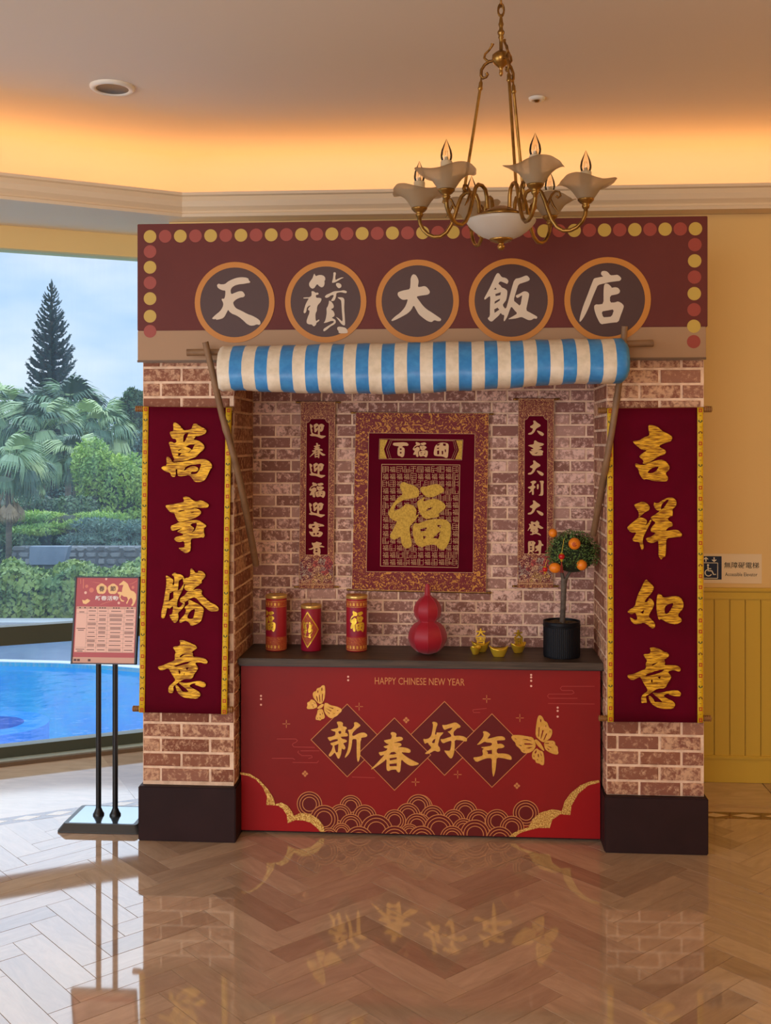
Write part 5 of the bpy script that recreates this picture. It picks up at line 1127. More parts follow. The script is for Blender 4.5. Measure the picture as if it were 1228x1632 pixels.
for (ox, oy, r_, dy, sx) in ((880.5, 849.5, 7.2, -.03, .95), (915, 866.5, 9.4, -.085, 1), (884, 905, 8.2, -.07, 1.15), (926.5, 900.5, 8.6, -.075, .95)):
    c = Vector(tp(ox, oy)); c = c+Vector(ray(ox, oy))*(dy/ray(ox, oy)[1]); rr_ = r_/P
    mb = MB(); mb.sphere(c, rr_, 20, 0, (sx, 1, 1)); o = mb.build('orange', M_ORANGE, t)
    if ox == 915:
        m2 = MB(); vs = [(c.x-.002+rr_*.42*math.cos(2*PI*k/16), c.y-rr_*.93, c.z-.001+rr_*.42*math.sin(2*PI*k/16)) for k in range(16)]+[(c.x-.002, c.y-rr_*1.02, c.z-.001)]
        m2.add(vs, [(k, (k+1) % 16, 16) for k in range(16)], 0, True); m2.build('navel', M_NAVEL, o)
M_BEAD = mat('red_bead', col(176, 18, 22, 1.4), .3); M_TASS = mat('red_tassel', col(140, 40, 22, 1.3), .7)
for (bx, by, r_, dy, st, ts) in ((894.5, 887, 4.9, -.10, (898.5, 858), 24), (868, 907.5, 4.2, -.07, (871, 892), 0)):
    def q(px, py): v = Vector(tp(px, py)); return v+Vector(ray(px, py))*(dy/ray(px, py)[1])
    c = q(bx, by)
    mb = MB(); mb.sphere(c, r_/P, 14); o = mb.build('bead', M_BEAD, t)
    mb = MB(); mb.tube([q(*st), c+Vector((0, 0, r_/P))], .0008, 5)
    mb.lathe([(.001, r_/P+.003), (r_*.5/P, r_/P+.001), (r_*.6/P, r_/P*.8)], 10, c); mb.lathe([(r_*.6/P, -r_/P*.8), (r_*.4/P, -r_/P*1.15), (r_*.3/P, -r_/P*1.6), (.001, -r_/P*1.7)], 10, c)
    mb.build('gold_cord', M_GFOIL, o)
    if ts:
        mb = MB(); top = c-Vector((0, 0, r_/P*1.6))
        for k in range(9): a_ = 2*PI*k/9; mb.tube([top, top+Vector((.004*math.cos(a_), .004*math.sin(a_), -.02)), top+Vector((.007*math.cos(a_), .006*math.sin(a_), -ts*.72/P))], .0011, 4)
        mb.build('tassel', M_TASS, o)

# ------------------------------------------------------------------ chandelier
CHY = -.75
C = at(798, 300, CHY); cx, cy = C.x, C.y; S0 = ppm(cx, cy)
def zc(py): return CAMH-(py-HYP)/S0                                    # height of a photo row at the chandelier's centre
t = thing('chandelier', 'six-arm brass chandelier with frosted flared shades and clear flame bulbs', 'chandelier', (cx, cy, CEILZ))
def pol(ang, rpx, z): return Vector((cx+rpx/S0*math.cos(ang), cy+rpx/S0*math.sin(ang), z))
# chain
ln = MB(); zt = CEILZ-.012; zl = zc(22); nl_ = 0; stp = .036
z = zl+.012; k = 0
while z < CEILZ-.005:
    ax = Vector((1,0,0)) if k % 2 == 0 else Vector((0,1,0)); m2 = MB(); lp = []
    for i in range(15):
        a_ = 2*PI*i/14; lp.append(Vector((cx, cy, z+.022*math.sin(a_)))+ax*.010*math.cos(a_)*1.0)
    m2.tube(lp, .0034, 6, caps=False); m2.build('chain_link', M_IRON, t); z += stp; k += 1
m2 = MB(); m2.lathe([(.05, CEILZ-.001), (.052, CEILZ-.006), (.04, CEILZ-.02), (.012, CEILZ-.03), (.001, CEILZ-.03)], 28, (cx, cy, 0)); m2.build('ceiling_rose', M_BRASS, t)
# stem and hub
m2 = MB(); pf = [(1.5, 24), (2.6, 30), (3.4, 36), (4.4, 39), (3.0, 43), (3.2, 47), (5.8, 51), (5.4, 54), (3.6, 57), (4.6, 60), (3.0, 62), (3.0, 80), (8, 83), (14, 88), (14.5, 93), (13.6, 98), (11, 102), (6, 106), (3.2, 109), (2.6, 113), (3.4, 117), (1.8, 121), (.1, 122)]
m2.lathe([(r_/S0, zc(y_)) for r_, y_ in pf], 28, (cx, cy, 0)); m2.build('hub', M_BRASS, t)
m2 = MB(); lp = [Vector((cx+.009*math.cos(2*PI*i/14), cy, zc(24)+.014+.014*math.sin(2*PI*i/14))) for i in range(15)]; m2.tube(lp, .003, 6, caps=False); m2.build('top_loop', M_IRON, t)
RODA = [math.radians(a_) for a_ in (170, -70, 50)]
for a_ in RODA:
    m2 = MB(); m2.tube([pol(a_, r_, zc(y_)) for r_, y_ in ((13, 96), (19, 97), (26, 101), (31.5, 109), (32, 118), (28.5, 122.5), (24, 121), (21.5, 117), (23.5, 114.5))], [2.6/S0]*5+[2.4/S0, 2.2/S0, 2.4/S0, 2.6/S0], 8)
    m2.tube([pol(a_, r_, zc(y_)) for r_, y_ in ((16, 96), (22, 95.5), (27, 90), (25.5, 84), (19, 78), (14.5, 72), (13.5, 68.5))], [2.2/S0, 2.2/S0, 2.1/S0, 1.9/S0, 1.9/S0, 2.2/S0, 3.0/S0], 8)
    m2.build('scroll_hook', M_IRON, t)
    m2 = MB(); rod_top, rod_bot = pol(a_, 33, zc(136)), pol(a_, 60, zc(304))
    m2.tube([rod_top, rod_bot], 2.5/S0, 10)
    d = (rod_bot-rod_top).normalized(); u0 = pol(a_, 31.5, zc(120))
    m2.tube([u0, u0.lerp(rod_top, .4), u0.lerp(rod_top, .6), rod_top, rod_top+d*.006, rod_top+d*.012], [1.4/S0, 1.6/S0, 3.2/S0, 3.4/S0, 4.4/S0, 2.6/S0], 10)
    m2.build('hanging_rod', M_BRASS, t)
# bowl
m2 = MB(); bp = [(54, 350.5), (55.5, 352), (54.5, 355), (50, 361), (42, 368.5), (32, 375.5), (20, 380.5), (8, 383), (.1, 383.3)]
bo = [(r_/S0, zc(y_)) for r_, y_ in bp]; bi = [(max(.0001, r_-.0045), z_+.004) for r_, z_ in bo[1:]][::-1]
m2.lathe(bi+bo, 48, (cx, cy, 0)); m2.build('opal_bowl', M_BOWL, t)
m2 = MB(); m2.lathe([(r_/S0, zc(y_)) for r_, y_ in ((.1, 379), (17, 379.5), (19, 381.5), (17, 384), (10, 386.5), (5, 387.5), (4, 389.5), (6, 392.5), (5.5, 396), (3, 398.5), (.1, 399))], 28, (cx, cy, 0)); m2.build('bowl_finial', M_BRASS, t)
m2 = MB(); m2.lathe([(.1/S0, zc(329)), (12/S0, zc(330)), (24/S0, zc(336)), (34/S0, zc(341)), (36/S0, zc(345)), (30/S0, zc(347)), (.1/S0, zc(347))], 32, (cx, cy, 0)); m2.build('bowl_plate', M_BRASS, t)
# arms with cups, shades, sleeves and bulbs
def shade_mesh(seed):
    rr_ = random.Random(seed); m3 = MB(); n_ = 64; prof_ = [(12, 0), (15.5, 5), (20, 12), (25, 18.5), (31, 24), (37, 28.5), (42.5, 31.5), (46, 32.0)]
    ph = rr_.uniform(0, 6)
    for side in (0, 1):
        vs = []
        for r_, z_ in prof_:
            f = (r_-12)/33.5
            for k in range(n_):
                a = 2*PI*k/n_; w_ = math.sin(3*a+ph); ww = (r_+f**2*3.0*w_-side*.6)/S0; zz = (z_-f**2.2*8.0*(.5-.5*math.sin(3*a+ph+.8))*1.15+side*.5)/S0
                rib = 1+.010*math.cos(16*a)*f
                vs.append((ww*rib*math.cos(a), ww*rib*math.sin(a), zz))
        m3.add(vs, [(j*n_+k, j*n_+(k+1) % n_, (j+1)*n_+(k+1) % n_, (j+1)*n_+k) for j in range(len(prof_)-1) for k in range(n_)], 0, True)
    return m3
ARMA = [math.radians(a_) for a_ in (-70, -10, 50, 110, 170, 230)]
ZCUP = zc(340)
for i, a_ in enumerate(ARMA):
    m2 = MB(); ctl = [(35, 338), (36, 320), (40, 309), (48, 304), (57, 304), (64, 310), (69, 322), (74, 338), (80, 354), (88, 366), (98, 372.5), (109, 372.5), (119, 368), (127, 360), (132, 350), (133, 342)]
    m2.tube([pol(a_, r_, zc(y_)) for r_, y_ in ctl], 3.2/S0, 9); arm = m2.build('curved_arm', M_BRASS, t)
    m2 = MB(); m2.tube([pol(a_, r_, zc(y_)) for r_, y_ in ((72, 334), (76, 324), (80, 315), (86, 309.5), (92, 311), (94, 317), (90, 320), (87.5, 317))], [2.6/S0, 2.2/S0, 1.9/S0, 1.8/S0, 1.8/S0, 1.8/S0, 2.0/S0, 2.4/S0], 7)
    m2.tube([pol(a_, r_, zc(y_)) for r_, y_ in ((78, 322), (83, 333), (90, 342))], [2.0/S0, 2.0/S0, .5/S0], 6); m2.build('arm_scroll', M_IRON, arm)
    c = pol(a_, 133, 0)
    m2 = MB(); m2.lathe([(.1/S0, zc(345)), (3.4/S0, zc(344)), (3.4/S0, zc(340)), (5/S0, zc(339)), (6.5/S0, zc(335)), (5/S0, zc(333)), (9/S0, zc(330.5)), (12.5/S0, zc(326.5)), (13.2/S0, zc(324.5)), (11/S0, zc(324)), (.1/S0, zc(324))], 28, c); m2.build('brass_cup', M_BRASS, t)
    sm = shade_mesh(i); sm.v = [(v[0]+c.x, v[1]+c.y, v[2]+zc(325)) for v in sm.v]; sm.build('glass_shade', M_SHADE, t)
    m2 = MB(); m2.lathe([(9/S0, zc(324)), (9/S0, zc(283)), (8/S0, zc(281.5)), (.1/S0, zc(281.5))], 20, c); m2.build('candle_sleeve', M_CANDLE, t)
    m2 = MB(); m2.lathe([(7.2/S0, zc(281.8)), (8.7/S0, zc(277)), (9.0/S0, zc(273)), (7.8/S0, zc(266)), (5.2/S0, zc(259.5)), (2.6/S0, zc(254)), (1.0/S0, zc(250)), (.1/S0, zc(248))], 20, c); b_o = m2.build('flame_bulb', M_BULB, t)
    m2 = MB(); m2.lathe([(3.4/S0, zc(281)), (3.0/S0, zc(276)), (1.2/S0, zc(275)), (.1/S0, zc(275))], 16, c); m2.tube([c+Vector((-.004, 0, zc(276))), c+Vector((-.003, 0, zc(266))), c+Vector((.003, 0, zc(266))), c+Vector((.004, 0, zc(276)))], .0006, 4); m2.build('filament_mount', M_CANDLE, b_o)

# ------------------------------------------------------------------ menu stand
t = thing('menu_stand', 'black framed notice board on a twin-pole stand before the window', 'sign stand', (-1.51, .17, 0))
bx0, bx1, by0, by1 = -1.695, -1.338, .035, .30
mb = MB()
def rrect(x0, x1, y0, y1, r_, z, n_=6):
    o = []
    for (ccx, ccy, a0) in ((x1-r_, y0+r_, -PI/2), (x1-r_, y1-r_, 0), (x0+r_, y1-r_, PI/2), (x0+r_, y0+r_, PI)):
        for k in range(n_+1): a = a0+PI/2*k/n_; o.append((ccx+r_*math.cos(a), ccy+r_*math.sin(a), z))
    return o
lay = [rrect(bx0, bx1, by0, by1, .02, .0008), rrect(bx0, bx1, by0, by1, .02, .006), rrect(bx0+.022, bx1-.02, by0+.02, by1-.015, .014, .034)]
n_ = len(lay[0]); mb.add([v for l_ in lay for v in l_], [(j*n_+k, j*n_+(k+1) % n_, (j+1)*n_+(k+1) % n_, (j+1)*n_+k) for j in range(2) for k in range(n_)]+[tuple(range(n_))[::-1], tuple(range(2*n_, 3*n_))])
mb.build('base', M_DGREY, t)
mb = MB(); pl = rrect(bx0+.042, bx1-.036, by0+.03, by1-.026, .006, .0345); mb.add(pl, [tuple(range(len(pl)))]); mb.build('base_plate', M_MIRROR, t)
for px in (157, 183.5):
    X = at(px, 1200, .165).x
    mb = MB(); mb.tube([(X, .165, .034), (X, .165, .80)], .0115, 16); po = mb.build('pole', M_BLACK, t)
    mb = MB(); mb.lathe([(.024, .0345), (.024, .040), (.020, .046), (.014, .060), (.0115, .066)], 20, (X, .165, 0)); mb.build('pole_collar', M_BLACK, po)
# tilted board: a local plane, u right, v up
Pb, Pt = at(117, 1058, .112), at(123, 918.5, .170)
bw_ = 2*(at(170.3, 990, .16).x-at(118.5, 990, .155).x)
upv = (Vector((0, Pt.y-Pb.y, Pt.z-Pb.z))); bh = upv.length; upv.normalize(); nrm = Vector((0, -upv.z, upv.y))
O = Vector((at(118.5, 990, .155).x, Pb.y, Pb.z))
def brd(u, v, d=0): p = O+Vector((u*bw_, 0, 0))+upv*(v*bh)+nrm*d; return (p.x, p.y, p.z)
def bquad(mb, u0, v0, u1, v1, d, mi=0): mb.add([brd(u0, v0, d), brd(u1, v0, d), brd(u1, v1, d), brd(u0, v1, d)], [(0,1,2,3)], mi)
def bpoly(mb, ps, d, mi=0):
    L3 = [[Vector((p[0], p[1]*bh/bw_, 0)) for p in ps]]; fs = []
    for a, b, c in tessellate_polygon(L3):
        A, B_, C_ = [L3[0][i] for i in (a, b, c)]
        fs.append((a, b, c) if (B_.x-A.x)*(C_.y-A.y)-(B_.y-A.y)*(C_.x-A.x) > 0 else (c, b, a))
    mb.add([brd(p[0], p[1], d) for p in ps], fs, mi)
mb = MB()
for q in ((-.0, -.0, 1, .012), (0, .985, 1, 1), (0, .0, .022, 1), (.978, 0, 1, 1)):
    u0, v0, u1, v1 = q; vs = [brd(u, v, d) for d in (-.018, .004) for u, v in ((u0, v0), (u1, v0), (u1, v1), (u0, v1))]
    mb.add(vs, [(0,3,2,1), (4,5,6,7), (0,1,5,4), (1,2,6,5), (2,3,7,6), (3,0,4,7)])
u0, v0, u1, v1 = 0, 0, 1, 1; vs = [brd(u, v, d) for d in (-.018, -.0005) for u, v in ((u0, v0), (u1, v0), (u1, v1), (u0, v1))]; mb.add(vs, [(0,3,2,1), (4,5,6,7), (0,1,5,4), (1,2,6,5), (2,3,7,6), (3,0,4,7)])
mb.build('board_frame', M_BLACK, t)
M_PRED = mat('poster_red', col(162, 52, 52, 1.35), .35); M_PPINK = mat('poster_pink', col(216, 168, 148, 1.35), .35); M_PPINK2 = mat('poster_tan', col(190, 140, 116, 1.35), .35); M_PGOLD = mat('poster_gold', col(222, 176, 112, 1.35), .35); M_PINK = mat('poster_ink', col(92, 48, 44), .5); M_PWHITE = mat('poster_white', col(238, 226, 220, 1.1), .4)
poster = MB(); bquad(poster, .022, .012, .978, .985, .0006); ps_o = poster.build('poster', M_PRED, t)
def pb(x, y): return ((x-80)/(1110-80), 1-(y-125)/(1440-125))            # poster traced in a 9.45x crop
mb = MB(); x0_, y0_ = pb(125, 1265); x1_, y1_ = pb(1070, 585); bquad(mb, x0_, y0_, x1_, y1_, .0009)
x0_, y0_ = pb(100, 1420); x1_, y1_ = pb(1085, 1338); bquad(mb, x0_, y0_, x1_, y1_, .0009, 1)
x0_, y0_ = pb(130, 612); x1_, y1_ = pb(1068, 580); bquad(mb, x0_, y0_, x1_, y1_, .0011, 1)
mb.build('timetable', [M_PPINK, M_PPINK2], ps_o)
mb = MB(); tx = [128, 297, 462, 630, 890, 1068]; ty = [612, 682, 742, 808, 870, 935, 998, 1060, 1125, 1192, 1262]
for y in ty: a, b = pb(128 if y in (612, 682, 1192, 1262) else 297, y); bquad(mb, a, b, pb(1068, y)[0], b+.0016, .0012)
for x in tx[1:-1]: a, b = pb(x, 1262); bquad(mb, a, b, a+.0022, pb(x, 612)[1], .0012)
rs = random.Random(9)
for i in range(1, 5):
    for j in range(10):
        xm = (tx[i]+tx[i+1])/2; ym = (ty[j]+ty[j+1])/2; wd = (tx[i+1]-tx[i])*rs.uniform(.3, .42)
        for dy_ in ((-10, 10) if rs.random() < .35 else (0,)): a, b = pb(xm-wd, ym+dy_+5); c, d = pb(xm+wd, ym+dy_-5); bquad(mb, a, b, c, d, .0012)
for y, w_ in ((662, 40), (910, 70), (936, 48), (1222, 70), (1248, 45)): a, b = pb(212-w_, y+5); c, d = pb(212+w_, y-5); bquad(mb, a, b, c, d, .0012)
for x in (180, 260, 350, 425, 500, 540, 580, 720, 760, 800, 940, 1010): a, b = pb(x-12, 607); c, d = pb(x+12, 590); bquad(mb, a, b, c, d, .0013)
for x in (145, 200, 370): a, b = pb(x-22, 1398); c, d = pb(x+22, 1365); bquad(mb, a, b, c, d, .0013)
mb.build('timetable_lines', M_PINK, ps_o)
mb = MB()
for cx_ in (508, 690):
    ps = []
    for k in range(40): a = 2*PI*k/40; r_ = 74+8*abs(math.cos(2.5*(a-PI/2))); ps.append(pb(cx_+r_*1.05*math.cos(a), 312-r_*math.sin(a)))
    bpoly(mb, ps, .0011); mb.build('plum_blossom', M_PGOLD, ps_o); mb = MB()
bpoly(mb, [pb(*p) for p in pts("785,240 820,215 850,185 890,205 925,235 945,280 975,330 1030,350 1062,385 1068,450 1050,520 1020,565 990,560 1015,520 1010,470 985,440 955,470 935,520 925,540 912,520 940,470 920,430 870,425 830,400 815,440 840,475 885,490 870,503 830,495 795,430 800,390 780,395 778,370 770,385 765,360 800,352 835,360 840,300 855,250 815,250 795,258")], .0011); mb.build('horse_silhouette', M_PGOLD, ps_o); mb = MB()
bpoly(mb, [pb(*p) for p in pts("205,480 250,490 290,465 340,490 310,520 270,545 225,535")], .0011)
mb.build('gold_ingot_print', M_PGOLD, ps_o)
mb = MB()
for (cx_, cy_, r_) in ((255, 372, 22), (575, 163, 18), (795, 522, 20)): bpoly(mb, [pb(cx_+r_*math.cos(2*PI*k/16), cy_-r_*math.sin(2*PI*k/16)) for k in range(16)], .0011, 0)
for (cx_, cy_, r_) in ((348, 332, 38), (268, 275, 26), (1010, 285, 24)): bpoly(mb, [pb(cx_+r_*math.cos(2*PI*k/16), cy_-r_*math.sin(2*PI*k/16)) for k in range(16)], .0011, 1)
for ps in ("485,560 540,530 600,510 680,495 690,500 600,520 530,545", "930,240 1000,220 1065,180 1068,188 1005,228", "320,200 420,215 520,225 520,230 420,222", "160,160 170,160 175,240 165,240", "205,165 218,165 222,310 208,310"): bpoly(mb, [pb(*p) for p in pts(ps)], .0011, 1)
mb.build('poster_blobs', [M_PPINK, mat('poster_orange', col(196, 106, 84, 1.35), .4)], ps_o)
def btext(body, x0_, y0_, x1_, y1_, m_, bold):
    m2 = MB(); a, b = pb(x0_, y1_), pb(x1_, y0_); text_on(m2, body, a[0], a[1], b[0], b[1], 0, 0, bold, fit=lambda x, z: brd(x, z, .0014)); return m2.build('lettering', m_, ps_o)
btext('春', 468, 268, 555, 352, M_PINK, .02); btext('節', 648, 268, 735, 352, M_PINK, .02); btext('新春活動', 415, 415, 785, 487, M_PWHITE, .02)

# ------------------------------------------------------------------ the garden beyond the glass
GZ = -.22
M_GRASS = mat('garden_soil', col(70, 84, 56, 1.2), .9, vary=(2, col(52, 66, 44, 1.2), .4, .7))
mb = MB(); mb.add([(-90, 5.2, GZ-.06), (60, 5.2, GZ-.06), (60, 140, GZ-.06), (-90, 140, GZ-.06)], [(0,1,2,3)]); o = mb.build('ground', M_GRASS); o['kind'] = 'structure'
M_POOLT = mat('blue_pool_tiles', col(20, 190, 226, 1.5), .4, vary=(3, col(10, 160, 214, 1.5), .4, .7))
def water_mat():
    m = bpy.data.materials.new('pool_water'); m.use_nodes = True; t = m.node_tree; t.nodes.clear()
    tp_ = nn(t, 'ShaderNodeBsdfTransparent'); tp_.inputs['Color'].default_value = (.42, .90, 1, 1)
    g = nn(t, 'ShaderNodeBsdfGlossy'); g.inputs['Roughness'].default_value = .08
    fr = nn(t, 'ShaderNodeFresnel'); fr.inputs['IOR'].default_value = 1.18
    c = nn(t, 'ShaderNodeTexCoord'); n = nn(t, 'ShaderNodeTexNoise'); n.inputs['Scale'].default_value = 5; n.inputs['Detail'].default_value = 3
    b = nn(t, 'ShaderNodeBump'); b.inputs['Strength'].default_value = .35; b.inputs['Distance'].default_value = .02
    mx = nn(t, 'ShaderNodeMixShader'); o = nn(t, 'ShaderNodeOutputMaterial')
    t.links.new(c.outputs['Object'], n.inputs['Vector']); t.links.new(n.outputs['Fac'], b.inputs['Height']); t.links.new(b.outputs[0], g.inputs['Normal']); t.links.new(b.outputs[0], fr.inputs['Normal'])
    t.links.new(fr.outputs[0], mx.inputs[0]); t.links.new(tp_.outputs[0], mx.inputs[1]); t.links.new(g.outputs[0], mx.inputs[2]); t.links.new(mx.outputs[0], o.inputs['Surface'])
    return m
M_WATER = water_mat()
pool = thing('swimming_pool', 'bright blue curved swimming pool just outside the window', 'pool', (-3.2, 3.2, -.14))
# far rim: a curve through traced points, near rim: just outside the window wall
rimpx = [(-420, 1062), (-250, 1058.5), (-100, 1057), (0, 1057.3), (90, 1059.5), (170, 1063.5), (230, 1068.5), (320, 1079), (420, 1095)]
rim = [fl(px, py, -.12) for px, py in rimpx]
near = [WL0+WLd*s_+WLn*.14 for s_ in (-4.6, -3.4, -2.2, -1.0, -.3, .3, .9, 1.6)]
np_ = len(rim); nearp = [Vector((near[0].x+(near[-1].x-near[0].x)*i/(np_-1), near[0].y+(near[-1].y-near[0].y)*i/(np_-1), -.12)) for i in range(np_)]
def strip(mb, A, B_, mi=0): n_ = len(A); mb.add(list(A)+list(B_), [(i, i+1, n_+i+1, n_+i) for i in range(n_-1)], mi)
def zz(P_, z): return [(p[0], p[1], z) for p in P_]
mb = MB(); strip(mb, zz(nearp, -1.25), zz(rim, -1.0)); strip(mb, zz(rim, -1.0), zz(rim, -.11)); strip(mb, zz(nearp, -1.25), zz(nearp, -.03)); mb.build('basin', M_POOLT, pool)
mb = MB(); strip(mb, zz(nearp, -.14), zz(rim, -.14)); mb.build('water', M_WATER, pool)
def shift(P_, d):
    out = []
    for i, p in enumerate(P_):
        q = Vector((P_[min(i+1, np_-1)][0]-P_[max(i-1, 0)][0], P_[min(i+1, np_-1)][1]-P_[max(i-1, 0)][1])).normalized(); out.append(Vector((p[0]-q.y*d, p[1]+q.x*d, p[2])))
    return out
M_COPE = mat('pale_coping', col(196, 204, 212, 1.2), .5); M_WET = mat('wet_blue_deck', col(86, 112, 150, 1.2), .25, vary=(4, col(70, 96, 140, 1.2), .4, .7))
rim2, rim3 = shift(rim, .09), shift(rim, 1.6)
mb = MB(); strip(mb, zz(rim, -.105), zz(rim2, -.105)); strip(mb, zz(rim, -.14), zz(rim, -.105)); strip(mb, zz(rim2, -.105), zz(rim2, -.2)); mb.build('coping', M_COPE, pool)
mb = MB(); strip(mb, zz(shift(rim, .091), -.118), zz(rim3, -.118)); o = mb.build('pool_deck', M_WET); o['kind'] = 'structure'
# round step inside the pool, left edge of the picture
stc = fl(-12, 1138, -.14)
mb = MB(); n_ = 40; rr1, rr2 = .36, .20
mb.add([(stc.x+r_*math.cos(2*PI*k/n_), stc.y+r_*.9*math.sin(2*PI*k/n_), z_) for r_, z_ in ((rr1, -.9), (rr1, -.20), (rr2, -.20), (rr2, -.9)) for k in range(n_)], [(j*n_+k, j*n_+(k+1) % n_, (j+1)*n_+(k+1) % n_, (j+1)*n_+k) for j in range(3) for k in range(n_)])
mb.build('pool_step', mat('pool_step_blue', col(50, 150, 226, 1.3), .4), pool)
# kerb, hedge, stone wall with plaque
kb0, kb1 = fl(-500, 1000, GZ+.12), fl(500, 990, GZ+.12)
def along(px, dist): v = far(px, HYP, dist); return Vector((v.x, v.y))
def band(mb, d0, d1, z0, z1, p0=-420, p1=420, n_=2):
    A = [along(p0, d0), along(p1, d0), along(p1, d1), along(p0, d1)]
    vs = [(p.x, p.y, z0) for p in A]+[(p.x, p.y, z1) for p in A]; mb.add(vs, [(0,3,2,1), (4,5,6,7), (0,1,5,4), (1,2,6,5), (2,3,7,6), (3,0,4,7)])
mb = MB(); band(mb, 10.25, 10.5, GZ-.06, -.07); o = tag(mb.build('kerb', M_COPE), 'pale concrete kerb in front of the clipped hedge', 'kerb')
def leafmat(name, a, b): return mat(name, a, .6, vary=(2.5, b, .35, .7))
M_HEDGE = leafmat('hedge_leaf', col(84, 114, 68, 1.75), col(132, 150, 72, 1.75))
def leaf_cloud(mb, fn, n_, size, rs, asp=.5, up=.3):
    for i in range(n_):
        c, nr = fn(rs); a = Vector((rs.gauss(0,1), rs.gauss(0,1), rs.gauss(0,1)+up)); a = (a+nr*.4).normalized(); b = a.cross(nr+Vector((rs.gauss(0,.4), rs.gauss(0,.4), rs.gauss(0,.4))))
        b = b.normalized() if b.length > .01 else Vector((1,0,0)); l_ = size*rs.uniform(.6, 1.3)
        mb.add([c-a*l_*.5, c+b*l_*asp*.5, c+a*l_*.5, c-b*l_*asp*.5], [(0,1,2,3)])
rs = random.Random(21)
hA, hB = along(-300, 10.7), along(330, 10.7)
tA, tB = along(-300, 11.7), along(330, 11.7)
def hedge_fn(r):
    u = r.random(); 
    if r.random() < .6: p = hA.lerp(hB, u); z = r.uniform(GZ-.05, .27); return Vector((p.x, p.y+r.uniform(-.08, .06), z)), Vector((0, -1, .2))
    v = r.random(); p = hA.lerp(hB, u).lerp(tA.lerp(tB, u), v); return Vector((p.x, p.y, .28+.05*math.sin(u*40)+r.uniform(-.05, .05))), Vector((0, -.2, 1))
hd = thing('hedge', 'low clipped green hedge along the far side of the pool', 'hedge', ((hA.x+hB.x)/2, (hA.y+tA.y)/2, GZ))
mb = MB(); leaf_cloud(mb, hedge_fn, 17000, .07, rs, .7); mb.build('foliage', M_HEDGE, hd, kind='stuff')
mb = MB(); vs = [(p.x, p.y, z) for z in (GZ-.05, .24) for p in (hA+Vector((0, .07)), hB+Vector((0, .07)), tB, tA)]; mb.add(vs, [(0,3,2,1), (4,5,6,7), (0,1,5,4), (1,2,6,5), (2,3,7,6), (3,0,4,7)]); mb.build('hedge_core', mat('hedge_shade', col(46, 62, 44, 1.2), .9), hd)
M_STONE = [mat('grey_stone', col(c, c+4, c+8, 1.3), .85, vary=(4, col(c-26, c-20, c-14, 1.3), .4, .65), bump=(12, .5, .02)) for c in (128, 146, 164)]
sw = thing('stone_wall', 'grey fieldstone retaining wall behind the clipped hedge', 'wall', tuple(along(170, 13.2))+(GZ,))
sA, sB = along(20, 13.2), along(330, 13.2); sd = (sB-sA); slen = sd.length; sd.normalize(); sn = Vector((-sd.y, sd.x))
ang = math.atan2(sd.y, sd.x); zt = .36
mb = MB(); vs = []
for z in (GZ-.05, zt-.015):
    for p in (sA, sB, sB+sn*.35, sA+sn*.35): vs.append((p.x, p.y, z))
mb.add(vs, [(0,3,2,1), (4,5,6,7), (0,1,5,4), (1,2,6,5), (2,3,7,6), (3,0,4,7)]); mb.build('wall_core', mat('wall_mortar', col(110, 114, 118, 1.2), .9), sw)
rs = random.Random(3); z = GZ+.03
while z < zt:
    hh_ = min(rs.uniform(.07, .12), zt+.02-z); u = rs.uniform(-.1, 0)
    while u < slen:
        w_ = rs.uniform(.08, .2); mb = MB(); n_ = 9; ps = []
        for k in range(n_): a = 2*PI*k/n_; sx = max(-1, min(1, 1.35*math.cos(a))); sz = max(-1, min(1, 1.35*math.sin(a))); ps.append((sx*(w_-.016)/2*rs.uniform(.82, 1), sz*(hh_-.014)/2*rs.uniform(.82, 1)))
        mb.add([(x, 0, z_) for x, z_ in ps]+[(x*.8, -.022, z_*.8) for x, z_ in ps], [(k, (k+1) % n_, n_+(k+1) % n_, n_+k) for k in range(n_)]+[tuple(range(n_, 2*n_))])
        p = sA+sd*(u+w_/2); inst('stone', mb.mesh('stone', rs.choice(M_STONE)), sw, (p.x, p.y, z+hh_/2), (0, 0, ang)); u += w_
    z += hh_
pa = along(44, 12.6); pb_ = along(106, 12.6)
t = thing('garden_plaque', 'slanted grey slab among the shrubs beyond the pool', 'plaque', (pa.x, pa.y, GZ))
zp0, zp1 = far(44, 900, 12.6).z, far(44, 872, 12.6).z
mb = MB(); vs = []
for d in (0, .12):
    for (f, z) in ((.04, zp0), (.93, zp0), (1, zp1), (0, zp1)): p = pa.lerp(pb_, f); vs.append((p.x, p.y+d+(z-zp0)*.3, z))
mb.add(vs, [(0,1,2,3), (7,6,5,4), (0,4,5,1), (1,5,6,2), (2,6,7,3), (3,7,4,0)]); mb.build('slab', mat('blue_grey_slab', col(112, 128, 148, 1.4), .5, vary=(5, col(96, 112, 132, 1.4), .4, .7)), t)
mb = MB(); p = pa.lerp(pb_, .5); mb.box((p.x-.2, p.y+.05, GZ-.05), (p.x+.2, p.y+.2, zp0+.02)); mb.build('support', M_STONE[0], t)
